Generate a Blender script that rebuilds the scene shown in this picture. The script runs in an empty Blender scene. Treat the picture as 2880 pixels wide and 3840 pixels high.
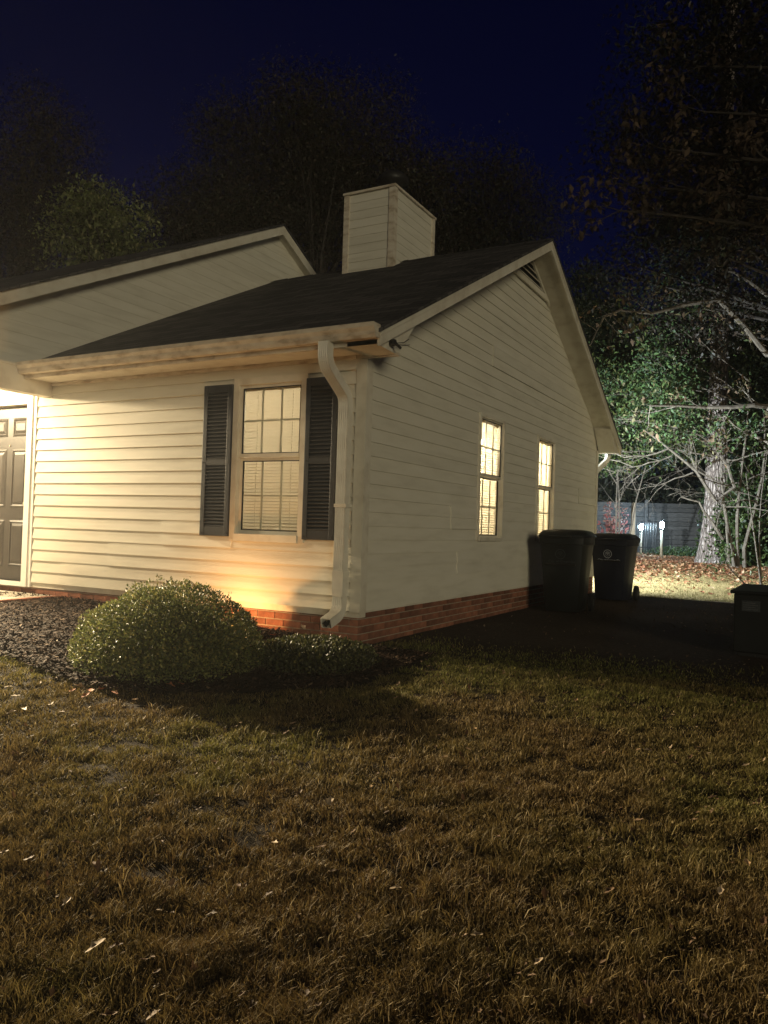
import bpy, math, random
import numpy as np
from mathutils import Vector, Matrix

random.seed(7)
RNG = np.random.default_rng(11)
scene = bpy.context.scene
COL = scene.collection
R = math.radians

# ------------------------------------------------------------------ camera
cd = bpy.data.cameras.new("camera")
cam = bpy.data.objects.new("camera", cd)
COL.objects.link(cam)
fw = Vector((-0.4804, 0.8768, 0.0206)); rt = Vector((0.8769, 0.4797, 0.0308)); up = rt.cross(fw).normalized(); rt = fw.cross(up).normalized()
m = Matrix((rt, up, -fw)).transposed().to_4x4()
m.translation = Vector((3.5193, -6.0131, 1.0467))
cam.matrix_world = m
cd.sensor_fit = 'VERTICAL'
cd.sensor_height = 36.0
cd.lens = 36.0 * 2935.06 / 3840.0
cd.clip_start = 0.05
cd.clip_end = 800.0
scene.camera = cam

# ------------------------------------------------------------------ sky and lamp-like moonlight
SUN_AZ = math.atan2(0.74, -0.67)      # compass angle of the light, measured from +y towards +x
SUN_EL = R(9)
w = bpy.data.worlds.new("World"); scene.world = w; w.use_nodes = True
nt = w.node_tree; nt.nodes.clear()
sky = nt.nodes.new("ShaderNodeTexSky"); sky.sky_type = 'NISHITA'; sky.sun_disc = False
sky.sun_elevation = SUN_EL; sky.sun_rotation = SUN_AZ; sky.air_density = 1.0; sky.ozone_density = 6.0; sky.dust_density = 0.3
tint = nt.nodes.new("ShaderNodeMix"); tint.data_type = 'RGBA'; tint.blend_type = 'MULTIPLY'; tint.inputs[0].default_value = 1.0
tint.inputs[7].default_value = (0.09, 0.17, 0.90, 1)
bgn = nt.nodes.new("ShaderNodeBackground"); bgn.inputs[1].default_value = 0.0050
wo = nt.nodes.new("ShaderNodeOutputWorld")
nt.links.new(sky.outputs[0], tint.inputs[6]); nt.links.new(tint.outputs[2], bgn.inputs[0]); nt.links.new(bgn.outputs[0], wo.inputs[0])

sl = bpy.data.lights.new("street_glow", 'SUN'); sl.energy = 0.80; sl.angle = R(18); sl.color = (1.0, 0.89, 0.60)
so = bpy.data.objects.new("street_glow", sl); COL.objects.link(so)
sd = Vector((math.sin(SUN_AZ) * math.cos(SUN_EL), math.cos(SUN_AZ) * math.cos(SUN_EL), math.sin(SUN_EL)))
so.rotation_euler = (-sd).to_track_quat('-Z', 'Y').to_euler()
so.location = (20, -25, 9)

vs = scene.view_settings
vs.view_transform = 'Standard'; vs.look = 'None'; vs.exposure = 0.0; vs.gamma = 1.0; vs.use_curve_mapping = False
scene.cycles.use_denoising = True
scene.cycles.max_bounces = 5
scene.cycles.diffuse_bounces = 2
scene.cycles.use_adaptive_sampling = True
scene.cycles.adaptive_threshold = 0.02
scene.cycles.glossy_bounces = 2
scene.cycles.transmission_bounces = 4
scene.cycles.transparent_max_bounces = 8
scene.cycles.sample_clamp_indirect = 3.0
scene.cycles.caustics_reflective = False
scene.cycles.caustics_refractive = False

# ------------------------------------------------------------------ materials
MATS = {}
def new_mat(name):
    mt = bpy.data.materials.new(name); mt.use_nodes = True
    n = mt.node_tree.nodes; b = n["Principled BSDF"]
    MATS[name] = mt
    return mt, mt.node_tree, b

def noise(ntr, scale, detail=4, rough=0.55, coord='Object', stretch=None):
    tc = ntr.nodes.new("ShaderNodeTexCoord"); out = tc.outputs[coord]
    if stretch:
        mp = ntr.nodes.new("ShaderNodeMapping"); mp.inputs['Scale'].default_value = stretch
        ntr.links.new(out, mp.inputs[0]); out = mp.outputs[0]
    nz = ntr.nodes.new("ShaderNodeTexNoise"); nz.inputs['Scale'].default_value = scale
    nz.inputs['Detail'].default_value = detail; nz.inputs['Roughness'].default_value = rough
    ntr.links.new(out, nz.inputs['Vector'])
    return nz

def ramp(ntr, src, stops):
    r = ntr.nodes.new("ShaderNodeValToRGB"); e = r.color_ramp.elements
    while len(e) < len(stops): e.new(0.5)
    for el, (p, c) in zip(e, stops): el.position = p; el.color = (*c, 1)
    ntr.links.new(src, r.inputs[0])
    return r

def bump(ntr, b, src, strength, dist=0.01):
    bp = ntr.nodes.new("ShaderNodeBump"); bp.inputs['Strength'].default_value = strength; bp.inputs['Distance'].default_value = dist
    ntr.links.new(src, bp.inputs['Height']); ntr.links.new(bp.outputs[0], b.inputs['Normal'])
    return bp

def mat_noise(name, stops, scale=6, rough=0.6, bstr=0.0, bscale=None, stretch=None, detail=5, spec=0.3, bdist=0.01, rand=0.0):
    mt, t, b = new_mat(name)
    nz = noise(t, scale, detail, stretch=stretch)
    r = ramp(t, nz.outputs['Fac'], stops)
    col = r.outputs[0]
    if rand:
        oi = t.nodes.new("ShaderNodeObjectInfo")
        mr = t.nodes.new("ShaderNodeMapRange"); mr.inputs['To Min'].default_value = 1 - rand; mr.inputs['To Max'].default_value = 1 + rand
        t.links.new(oi.outputs['Random'], mr.inputs['Value'])
        hs = t.nodes.new("ShaderNodeHueSaturation"); t.links.new(mr.outputs[0], hs.inputs['Value']); t.links.new(col, hs.inputs['Color'])
        col = hs.outputs[0]
    t.links.new(col, b.inputs['Base Color'])
    b.inputs['Roughness'].default_value = rough; b.inputs['Specular IOR Level'].default_value = spec
    if bstr:
        n2 = noise(t, bscale or scale * 4, 4, stretch=stretch); bump(t, b, n2.outputs['Fac'], bstr, bdist)
    return mt

def mat_attr(name, rough=0.6, spec=0.3, trans=0.0):
    mt, t, b = new_mat(name)
    a = t.nodes.new("ShaderNodeAttribute"); a.attribute_name = "Col"
    t.links.new(a.outputs['Color'], b.inputs['Base Color'])
    b.inputs['Roughness'].default_value = rough; b.inputs['Specular IOR Level'].default_value = spec
    if trans:
        tr = t.nodes.new("ShaderNodeBsdfTranslucent"); t.links.new(a.outputs['Color'], tr.inputs[0])
        mx = t.nodes.new("ShaderNodeMixShader"); mx.inputs[0].default_value = trans
        t.links.new(b.outputs[0], mx.inputs[1]); t.links.new(tr.outputs[0], mx.inputs[2])
        t.links.new(mx.outputs[0], t.nodes["Material Output"].inputs[0])
    return mt

def mat_emit(name, col, strength):
    mt = bpy.data.materials.new(name); mt.use_nodes = True; t = mt.node_tree; t.nodes.clear()
    e = t.nodes.new("ShaderNodeEmission"); e.inputs[0].default_value = (*col, 1); e.inputs[1].default_value = strength
    o = t.nodes.new("ShaderNodeOutputMaterial"); t.links.new(e.outputs[0], o.inputs[0])
    MATS[name] = mt
    return mt

mat_noise('siding', [(0.25, (0.60, 0.56, 0.46)), (0.5, (0.70, 0.66, 0.55)), (0.8, (0.74, 0.70, 0.60))], 1.6, 0.5, 0.10, 3.0, stretch=(1, 1, 7), detail=8, rand=0.035, bdist=0.006)
mat_noise('trim', [(0.3, (0.56, 0.50, 0.40)), (0.5, (0.68, 0.63, 0.52)), (0.75, (0.73, 0.69, 0.59))], 5, 0.5, 0.1, 20, detail=8)
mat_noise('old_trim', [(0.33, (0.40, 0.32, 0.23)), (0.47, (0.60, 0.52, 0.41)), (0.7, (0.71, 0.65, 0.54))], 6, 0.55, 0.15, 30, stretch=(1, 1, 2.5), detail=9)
mat_noise('white_paint', [(0.3, (0.76, 0.74, 0.68)), (0.7, (0.82, 0.80, 0.76))], 4, 0.4, 0.05, 20)
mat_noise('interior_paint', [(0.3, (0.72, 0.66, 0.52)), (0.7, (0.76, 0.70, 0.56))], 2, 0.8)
mat_noise('gap_shade_paint', [(0.3, (0.15, 0.11, 0.075)), (0.7, (0.19, 0.14, 0.095))], 2, 0.8)  # dark copy of the room paint, so blind gaps look shaded
mat_noise('door_paint', [(0.3, (0.036, 0.032, 0.028)), (0.7, (0.046, 0.041, 0.036))], 6, 0.45, 0.08, 40)
mat_noise('shutter_paint', [(0.3, (0.022, 0.025, 0.030)), (0.7, (0.034, 0.037, 0.043))], 5, 0.5, 0.1, 40)
mat_noise('mortar', [(0.3, (0.30, 0.24, 0.18)), (0.7, (0.38, 0.31, 0.24))], 30, 0.95, 0.3, 120)
mat_noise('brick', [(0.25, (0.10, 0.044, 0.028)), (0.55, (0.225, 0.085, 0.047)), (0.8, (0.31, 0.13, 0.078))], 9, 0.9, 0.6, 70, detail=8, rand=0.42)
mat_noise('concrete', [(0.3, (0.38, 0.34, 0.28)), (0.7, (0.48, 0.44, 0.37))], 7, 0.9, 0.2, 60, detail=8)
mat_noise('metal_dark', [(0.3, (0.012, 0.012, 0.013)), (0.7, (0.03, 0.028, 0.026))], 9, 0.45, 0.1, 30)
mat_noise('black_rubber', [(0.3, (0.010, 0.010, 0.011)), (0.7, (0.02, 0.02, 0.02))], 9, 0.7)
mat_noise('bin_green', [(0.3, (0.007, 0.009, 0.010)), (0.7, (0.012, 0.015, 0.016))], 3, 0.42, 0.06, 90)
mat_noise('bin_navy', [(0.3, (0.008, 0.010, 0.018)), (0.7, (0.013, 0.016, 0.026))], 3, 0.42, 0.06, 90)
mat_noise('box_paint', [(0.3, (0.010, 0.011, 0.012)), (0.7, (0.016, 0.018, 0.018))], 4, 0.55, 0.08, 60)
mat_noise('print_white', [(0.3, (0.34, 0.36, 0.40)), (0.7, (0.48, 0.50, 0.54))], 40, 0.7)
mat_noise('print_faint', [(0.3, (0.035, 0.04, 0.045)), (0.7, (0.055, 0.06, 0.065))], 40, 0.7)
mat_noise('print_mid', [(0.3, (0.07, 0.075, 0.08)), (0.7, (0.10, 0.105, 0.11))], 40, 0.7)
mat_noise('fence_wood', [(0.3, (0.035, 0.034, 0.034)), (0.55, (0.06, 0.057, 0.055)), (0.8, (0.09, 0.084, 0.078))], 5, 0.9, 0.3, 30, stretch=(1, 1, 6), rand=0.18)
mat_noise('post_wood', [(0.3, (0.30, 0.24, 0.17)), (0.7, (0.42, 0.35, 0.26))], 5, 0.9, 0.3, 30, stretch=(6, 6, 1))
mat_noise('twig_bark', [(0.3, (0.085, 0.07, 0.055)), (0.7, (0.18, 0.155, 0.125))], 12, 0.9, 0.3, 50)
mat_noise('dark_bark', [(0.3, (0.028, 0.024, 0.021)), (0.7, (0.06, 0.05, 0.042))], 7, 0.95, 0.4, 30)
mat_noise('brass', [(0.3, (0.50, 0.42, 0.30)), (0.7, (0.62, 0.54, 0.42))], 20, 0.3)
MATS['brass'].node_tree.nodes["Principled BSDF"].inputs['Metallic'].default_value = 0.9
mat_attr('foliage', 0.5, 0.35, 0.25)
mat_attr('glossy_foliage', 0.5, 0.3, 0.2)
mat_attr('grass_blades', 0.75, 0.15, 0.2)
mat_attr('dry_leaf', 0.75, 0.2, 0.1)
mat_attr('mulch_chip', 0.9, 0.05)
mat_emit('bulb_warm', (1.0, 0.80, 0.50), 30)
mat_emit('bulb_room', (1.0, 0.88, 0.66), 160)
mat_emit('bulb_amber', (1.0, 0.55, 0.20), 20)
mat_emit('bulb_cool', (0.72, 0.90, 1.0), 150)

# roof shingles: courses of tabs, each tab a slightly different dark grey
mt, t, b = new_mat('shingle')
tc = t.nodes.new("ShaderNodeTexCoord"); mp = t.nodes.new("ShaderNodeMapping")
t.links.new(tc.outputs['Object'], mp.inputs[0])
bk = t.nodes.new("ShaderNodeTexBrick"); bk.inputs['Color1'].default_value = (0.038, 0.037, 0.038, 1); bk.inputs['Color2'].default_value = (0.095, 0.088, 0.085, 1)
bk.inputs['Mortar'].default_value = (0.008, 0.008, 0.008, 1); bk.inputs['Scale'].default_value = 1.0; bk.inputs['Mortar Size'].default_value = 0.006
bk.inputs['Brick Width'].default_value = 0.30; bk.inputs['Row Height'].default_value = 0.125
t.links.new(mp.outputs[0], bk.inputs[0])
gr = noise(t, 160, 2)
mx = t.nodes.new("ShaderNodeMix"); mx.data_type = 'RGBA'; mx.blend_type = 'OVERLAY'; mx.inputs[0].default_value = 0.6
t.links.new(bk.outputs[0], mx.inputs[6]); t.links.new(gr.outputs['Fac'], mx.inputs[7]); t.links.new(mx.outputs[2], b.inputs['Base Color'])
b.inputs['Roughness'].default_value = 0.95; b.inputs['Specular IOR Level'].default_value = 0.1
bump(t, b, bk.outputs['Fac'], 0.5, 0.01)

# window glass: clear with a weak mirror
mt = bpy.data.materials.new('glass'); mt.use_nodes = True; t = mt.node_tree; t.nodes.clear(); MATS['glass'] = mt
tr = t.nodes.new("ShaderNodeBsdfTransparent"); tr.inputs[0].default_value = (0.93, 0.94, 0.92, 1)
gl = t.nodes.new("ShaderNodeBsdfGlossy"); gl.inputs['Roughness'].default_value = 0.03
fr = t.nodes.new("ShaderNodeFresnel"); fr.inputs[0].default_value = 1.45
ms = t.nodes.new("ShaderNodeMixShader"); o = t.nodes.new("ShaderNodeOutputMaterial")
ge = t.nodes.new("ShaderNodeNewGeometry"); sb = t.nodes.new("ShaderNodeMath"); sb.operation = 'SUBTRACT'; sb.inputs[0].default_value = 1.0; t.links.new(ge.outputs['Backfacing'], sb.inputs[1])
ml = t.nodes.new("ShaderNodeMath"); ml.operation = 'MULTIPLY'; t.links.new(fr.outputs[0], ml.inputs[0]); t.links.new(sb.outputs[0], ml.inputs[1])
t.links.new(ml.outputs[0], ms.inputs[0]); t.links.new(tr.outputs[0], ms.inputs[1]); t.links.new(gl.outputs[0], ms.inputs[2]); t.links.new(ms.outputs[0], o.inputs[0])

# blind slats: pale plastic that lets some light through
def mat_blind(name, col, trans):
    mt, t, b = new_mat(name)
    nz = noise(t, 3, 2); r = ramp(t, nz.outputs['Fac'], [(0.3, tuple(c * 0.95 for c in col)), (0.7, col)])
    t.links.new(r.outputs[0], b.inputs['Base Color']); b.inputs['Roughness'].default_value = 0.5
    tl = t.nodes.new("ShaderNodeBsdfTranslucent"); tl.inputs[0].default_value = (0.85, 0.75, 0.58, 1)
    mx = t.nodes.new("ShaderNodeMixShader"); mx.inputs[0].default_value = trans
    t.links.new(b.outputs[0], mx.inputs[1]); t.links.new(tl.outputs[0], mx.inputs[2]); t.links.new(mx.outputs[0], t.nodes["Material Output"].inputs[0])
mat_blind('blind_plastic', (0.80, 0.74, 0.60), 0.45)

# pine bark: tall plates with dark furrows
mt, t, b = new_mat('pine_bark')
tc = t.nodes.new("ShaderNodeTexCoord"); mp = t.nodes.new("ShaderNodeMapping"); mp.inputs['Scale'].default_value = (1, 1, 0.28)
t.links.new(tc.outputs['Object'], mp.inputs[0])
nz = t.nodes.new("ShaderNodeTexNoise"); nz.inputs['Scale'].default_value = 5; nz.inputs['Detail'].default_value = 4; t.links.new(mp.outputs[0], nz.inputs['Vector'])
mxv = t.nodes.new("ShaderNodeMix"); mxv.data_type = 'VECTOR'; mxv.inputs[0].default_value = 0.12
t.links.new(mp.outputs[0], mxv.inputs[4]); t.links.new(nz.outputs['Color'], mxv.inputs[5])
vo = t.nodes.new("ShaderNodeTexVoronoi"); vo.feature = 'DISTANCE_TO_EDGE'; vo.inputs['Scale'].default_value = 17.0; t.links.new(mxv.outputs[1], vo.inputs['Vector'])
r = ramp(t, vo.outputs['Distance'], [(0.0, (0.10, 0.08, 0.07)), (0.12, (0.26, 0.21, 0.185)), (0.3, (0.40, 0.345, 0.315)), (0.6, (0.46, 0.40, 0.37))])
t.links.new(r.outputs[0], b.inputs['Base Color']); b.inputs['Roughness'].default_value = 0.95
mr = t.nodes.new("ShaderNodeMapRange"); mr.inputs['From Max'].default_value = 0.3; t.links.new(vo.outputs['Distance'], mr.inputs['Value'])
bump(t, b, mr.outputs[0], 0.9, 0.05)

# ground: earth under grass; soil beside the house with shade put into its colour; dry thatch elsewhere
mt, t, b = new_mat('ground_earth')
a = t.nodes.new("ShaderNodeAttribute"); a.attribute_name = "Col"
n1 = noise(t, 26, 8, 0.7); mx = t.nodes.new("ShaderNodeMix"); mx.data_type = 'RGBA'; mx.blend_type = 'OVERLAY'; mx.inputs[0].default_value = 0.8
t.links.new(a.outputs['Color'], mx.inputs[6]); t.links.new(n1.outputs['Fac'], mx.inputs[7]); t.links.new(mx.outputs[2], b.inputs['Base Color'])
b.inputs['Roughness'].default_value = 1.0; b.inputs['Specular IOR Level'].default_value = 0.05
n2 = noise(t, 60, 6, 0.7); bump(t, b, n2.outputs['Fac'], 0.8, 0.02)

mat_noise('mulch_soil', [(0.3, (0.010, 0.007, 0.006)), (0.7, (0.030, 0.022, 0.017))], 30, 1.0, 0.9, 60, bdist=0.03, spec=0.05)

# ------------------------------------------------------------------ helpers
def link(o, parent=None):
    COL.objects.link(o)
    if parent is not None: o.parent = parent
    return o

def tag(o, label=None, cat=None, group=None, kind=None):
    if label: o["label"] = label
    if cat: o["category"] = cat
    if group: o["group"] = group
    if kind: o["kind"] = kind
    return o

def empty(name, loc=(0, 0, 0)):
    e = bpy.data.objects.new(name, None); e.location = loc; e.empty_display_size = 0.2
    COL.objects.link(e)
    return e

class MB:
    def __init__(s): s.v = []; s.f = []; s.smooth = False
    def add(s, vs, fs):
        k = len(s.v); s.v += [tuple(v) for v in vs]; s.f += [tuple(i + k for i in f) for f in fs]; return s
    def hexa(s, p):   # 4 bottom (ccw), 4 top
        return s.add(p, [(3, 2, 1, 0), (4, 5, 6, 7), (0, 1, 5, 4), (1, 2, 6, 5), (2, 3, 7, 6), (3, 0, 4, 7)])
    def box(s, x0, x1, y0, y1, z0, z1):
        return s.hexa([(x0, y0, z0), (x1, y0, z0), (x1, y1, z0), (x0, y1, z0), (x0, y0, z1), (x1, y0, z1), (x1, y1, z1), (x0, y1, z1)])
    def prism(s, poly, axis, a, b):   # polygon in the two other axes, extruded along axis
        n = len(poly); vs = []
        for c in (a, b):
            for (u, v) in poly:
                vs.append((c, u, v) if axis == 0 else (u, c, v) if axis == 1 else (u, v, c))
        fs = [tuple(range(n - 1, -1, -1)), tuple(range(n, 2 * n))] + [(i, (i + 1) % n, n + (i + 1) % n, n + i) for i in range(n)]
        return s.add(vs, fs)
    def tube(s, pts, rad, n=8, cap=True):
        pts = [Vector(p) for p in pts]; k0 = len(s.v); N = len(pts)
        t0 = (pts[1] - pts[0]).normalized(); a = Vector((0, 0, 1)) if abs(t0.z) < 0.9 else Vector((1, 0, 0))
        u = t0.cross(a).normalized(); fs = []
        for i, p in enumerate(pts):
            t = (pts[min(i + 1, N - 1)] - pts[max(i - 1, 0)]).normalized()
            u = (u - t * u.dot(t)).normalized(); v = t.cross(u); r = rad[i] if hasattr(rad, '__len__') else rad
            for k in range(n):
                ang = 2 * math.pi * k / n; s.v.append(tuple(p + u * (r * math.cos(ang)) + v * (r * math.sin(ang))))
        for i in range(N - 1):
            for k in range(n):
                a0 = k0 + i * n + k; a1 = k0 + i * n + (k + 1) % n
                s.f.append((a0, a1, a1 + n, a0 + n))
        if cap:
            s.f.append(tuple(k0 + k for k in range(n - 1, -1, -1))); s.f.append(tuple(k0 + (N - 1) * n + k for k in range(n)))
        return s
    def lathe(s, prof, c=(0, 0, 0), n=20):
        k0 = len(s.v); N = len(prof)
        for (r, z) in prof:
            for k in range(n):
                an = 2 * math.pi * k / n; s.v.append((c[0] + r * math.cos(an), c[1] + r * math.sin(an), c[2] + z))
        for i in range(N - 1):
            for k in range(n):
                a0 = k0 + i * n + k; a1 = k0 + i * n + (k + 1) % n; s.f.append((a0, a1, a1 + n, a0 + n))
        s.f.append(tuple(k0 + k for k in range(n - 1, -1, -1))); s.f.append(tuple(k0 + (N - 1) * n + k for k in range(n)))
        return s
    def mesh(s, name, mat, smooth=False):
        me = bpy.data.meshes.new(name); me.from_pydata(s.v, [], s.f); me.materials.append(MATS[mat])
        if smooth: me.polygons.foreach_set('use_smooth', [True] * len(me.polygons))
        me.update()
        return me
    def build(s, name, mat, parent=None, smooth=False, bevel=0.0):
        o = bpy.data.objects.new(name, s.mesh(name, mat, smooth))
        if bevel:
            bm = o.modifiers.new("bevel", 'BEVEL'); bm.width = bevel; bm.segments = 2; bm.limit_method = 'ANGLE'
        return link(o, parent)

def raw_mesh(name, V, F, mat, colors=None, smooth=False):
    """V (n,3) array, F (m,3|4) array, colors (n,3)"""
    me = bpy.data.meshes.new(name); V = np.ascontiguousarray(V, dtype=np.float32); F = np.ascontiguousarray(F, dtype=np.int32)
    k = F.shape[1]
    me.vertices.add(len(V)); me.vertices.foreach_set('co', V.ravel())
    me.loops.add(F.size); me.loops.foreach_set('vertex_index', F.ravel())
    me.polygons.add(len(F)); me.polygons.foreach_set('loop_start', np.arange(0, F.size, k, dtype=np.int32))
    try: me.polygons.foreach_set('loop_total', np.full(len(F), k, dtype=np.int32))
    except Exception: pass
    if colors is not None:
        at = me.attributes.new("Col", 'FLOAT_COLOR', 'POINT')
        c4 = np.ones((len(V), 4), dtype=np.float32); c4[:, :3] = colors; at.data.foreach_set('color', c4.ravel())
    if smooth: me.polygons.foreach_set('use_smooth', np.ones(len(F), dtype=bool))
    me.materials.append(MATS[mat]); me.update(calc_edges=True)
    return me

_lat = RNG.random((64, 64, 64)).astype(np.float32)
def vnoise(P, scale=1.0, seed=0):
    """smooth value noise in 0..1 for points (n,3) or (n,2)"""
    P = np.asarray(P, dtype=np.float64)
    if P.shape[1] == 2: P = np.c_[P, np.zeros(len(P))]
    q = P * scale + 17.3 * seed + 100.0
    i = np.floor(q).astype(int); f = q - i; f = f * f * (3 - 2 * f); i = i % 64; j = (i + 1) % 64
    g = lambda a, b_, c: _lat[a, b_, c]
    x0, y0, z0 = i.T; x1, y1, z1 = j.T; fx, fy, fz = f.T
    c00 = g(x0, y0, z0) * (1 - fx) + g(x1, y0, z0) * fx; c10 = g(x0, y1, z0) * (1 - fx) + g(x1, y1, z0) * fx
    c01 = g(x0, y0, z1) * (1 - fx) + g(x1, y0, z1) * fx; c11 = g(x0, y1, z1) * (1 - fx) + g(x1, y1, z1) * fx
    return (c00 * (1 - fy) + c10 * fy) * (1 - fz) + (c01 * (1 - fy) + c11 * fy) * fz

def sstep(a, b, x):
    t = np.clip((x - a) / (b - a), 0, 1); return t * t * (3 - 2 * t)

def unit(V): return V / (np.linalg.norm(V, axis=1, keepdims=True) + 1e-9)

def leaves(name, P, size, D, U, cols, mat, parent=None, aspect=0.5, fold=0.25):
    """diamond leaves of two triangles; D along the leaf, U roughly its upper side"""
    n = len(P); D = unit(D); S = unit(np.cross(D, U)); Nn = np.cross(S, D)
    s = size[:, None]
    b0 = P; tip = P + D * s; mid = P + D * s * 0.45 + Nn * s * 0.0
    l = mid + S * s * aspect * 0.5 + Nn * s * fold * 0.5; r_ = mid - S * s * aspect * 0.5 + Nn * s * fold * 0.5
    V = np.stack([b0, l, tip, r_], 1).reshape(-1, 3)
    k = np.arange(n)[:, None] * 4
    F = np.concatenate([k + [0, 1, 2], k + [0, 2, 3]], 0)
    C = np.repeat(cols, 4, axis=0)
    o = bpy.data.objects.new(name, raw_mesh(name, V, F, mat, C))
    return link(o, parent)

def lobed_leaf(name, P, size, yaw, tilt, cols, mat, parent=None, kind=None):
    """flat curled leaves with lobes, lying about: 10 outline points round a middle"""
    n = len(P); k = 10
    rr = np.array([1.0, 0.62, 0.80, 0.52, 0.66, 0.75, 0.62, 0.50, 0.86, 0.58]); an = np.linspace(0, 2 * np.pi, k, endpoint=False)
    ox = rr * np.cos(an); oy = rr * np.sin(an) * 0.62
    sz = size[:, None]
    lx = ox[None] * sz * 0.5; ly = oy[None] * sz * 0.5
    curl = (ly ** 2 / (sz * 0.5)) * (0.6 + 0.9 * RNG.random((n, 1))) + np.abs(lx) * 0.25 * RNG.random((n, 1))
    cy, sy = np.cos(yaw)[:, None], np.sin(yaw)[:, None]; ct, st = np.cos(tilt)[:, None], np.sin(tilt)[:, None]
    x1 = lx * ct - curl * st; z1 = lx * st + curl * ct
    X = P[:, 0:1] + x1 * cy - ly * sy; Y = P[:, 1:2] + x1 * sy + ly * cy; Z = P[:, 2:3] + z1
    V = np.zeros((n, k + 1, 3)); V[:, 0] = P; V[:, 1:, 0] = X; V[:, 1:, 1] = Y; V[:, 1:, 2] = Z
    base = np.arange(n)[:, None, None] * (k + 1)
    tri = np.array([[0, 1 + i, 1 + (i + 1) % k] for i in range(k)])[None]
    F = (base + tri).reshape(-1, 3)
    o = bpy.data.objects.new(name, raw_mesh(name, V.reshape(-1, 3), F, mat, np.repeat(cols, k + 1, axis=0)))
    return link(o, parent)

# ------------------------------------------------------------------ the ground
def gz(x, y):
    x = np.asarray(x, float); y = np.asarray(y, float)
    front = np.where(y < 0, 0.035 * np.maximum(y, -9), 0)
    left = 0.045 * np.clip(-x, 0, 3.2) * sstep(1.5, -0.2, y)
    back = 0.40 * sstep(8.2, 15.5, y) + 0.012 * np.clip(y - 15.5, 0, 40)
    right = -0.012 * np.clip(x, 0, 6) * sstep(9, 2, y)
    return front + left + back + right - 0.02

def bed_edge(x):   # the lawn side of the planting bed: y as a function of x
    return -2.25 + 0.10 * np.sin(x * 2.1) + 0.55 * sstep(-0.4, 1.1, x) * 1.6

def in_bed(x, y):
    x = np.asarray(x, float); y = np.asarray(y, float)
    return (y < 0.0) & (y > bed_edge(x)) & (x < 0.75)

xs = np.concatenate([np.linspace(-95, -12, 20), np.arange(-11, -5, 0.5), np.arange(-5, 7, 0.09), np.arange(7, 14, 0.4), np.linspace(15, 95, 20)])
ys = np.concatenate([np.linspace(-60, -14, 12), np.arange(-13, -7, 0.5), np.arange(-7, 2, 0.09), np.arange(2, 20, 0.16), np.arange(20, 40, 1.0), np.linspace(42, 140, 18)])
X, Y = np.meshgrid(xs, ys); P2 = np.c_[X.ravel(), Y.ravel()]
bumps = (vnoise(P2, 2.6, 1) - 0.5) * 0.022 + (vnoise(P2, 8.0, 2) - 0.5) * 0.024
lawn_w = sstep(0.5, -0.6, P2[:, 1]); Z = gz(P2[:, 0], P2[:, 1]) + bumps * (0.35 + 0.65 * lawn_w)
V = np.c_[P2, Z]; nx, ny = len(xs), len(ys)
I = np.arange(nx * ny).reshape(ny, nx); F = np.stack([I[:-1, :-1], I[:-1, 1:], I[1:, 1:], I[1:, :-1]], -1).reshape(-1, 4)
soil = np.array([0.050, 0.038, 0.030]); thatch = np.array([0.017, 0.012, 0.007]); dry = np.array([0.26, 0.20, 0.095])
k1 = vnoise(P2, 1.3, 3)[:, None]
side = (sstep(-0.6, 0.6, P2[:, 1] + 0.5 * (vnoise(P2, 2.0, 25) - 0.5)) * sstep(9.2, 8.4, P2[:, 1]))[:, None]  # mask of the side strip, its shade painted into the ground colour
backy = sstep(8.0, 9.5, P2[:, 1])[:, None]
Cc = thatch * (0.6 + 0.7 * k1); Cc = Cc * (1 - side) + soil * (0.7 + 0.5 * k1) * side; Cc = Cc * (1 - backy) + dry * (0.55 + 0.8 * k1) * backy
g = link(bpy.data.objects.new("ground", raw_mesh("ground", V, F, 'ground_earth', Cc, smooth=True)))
tag(g, kind="structure")

# the planting bed: dark soil sheet a little above the ground
bx_ = np.arange(-9.0, 0.80, 0.07); rows = 26
top = np.zeros_like(bx_) + 0.02; lo = bed_edge(bx_)
tt = np.linspace(0, 1, rows)[:, None]
BX = np.repeat(bx_[None], rows, 0); BY = lo[None] * (1 - tt) + top[None] * tt
bp2 = np.c_[BX.ravel(), BY.ravel()]
edge = np.minimum(np.minimum(tt * 6, 1), np.clip((0.80 - BX) * 5, 0, 1)).ravel()
BZ = gz(bp2[:, 0], bp2[:, 1]) + (-0.03 + 0.065 * edge) + (vnoise(bp2, 9, 5) - 0.5) * 0.03
I = np.arange(BX.size).reshape(rows, len(bx_)); F = np.stack([I[:-1, :-1], I[:-1, 1:], I[1:, 1:], I[1:, :-1]], -1).reshape(-1, 4)
o = link(bpy.data.objects.new("planting_bed", raw_mesh("planting_bed", np.c_[bp2, BZ], F, 'mulch_soil', smooth=True)))
tag(o, kind="structure")
def bedz(x, y): return gz(x, y) + 0.035

# ------------------------------------------------------------------ the house
house = empty("house")
tag(house, "cream lap-sided single-storey house with dark roof, brick base and side gable", "house")
Z0, CO = 0.30, 0.127          # bottom of the siding, height of a course
DEP, RY, RZ = 8.54, 4.27, 5.04   # depth of the gable wall, ridge position and height
LX = -4.30                    # side wall of the raised part on the left
LRZ = 5.97
XL = -11.0
def roofz(y): return RZ - 0.5 * abs(y - RY)
def lroofz(y): return LRZ - 0.5 * abs(y - RY)

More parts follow.
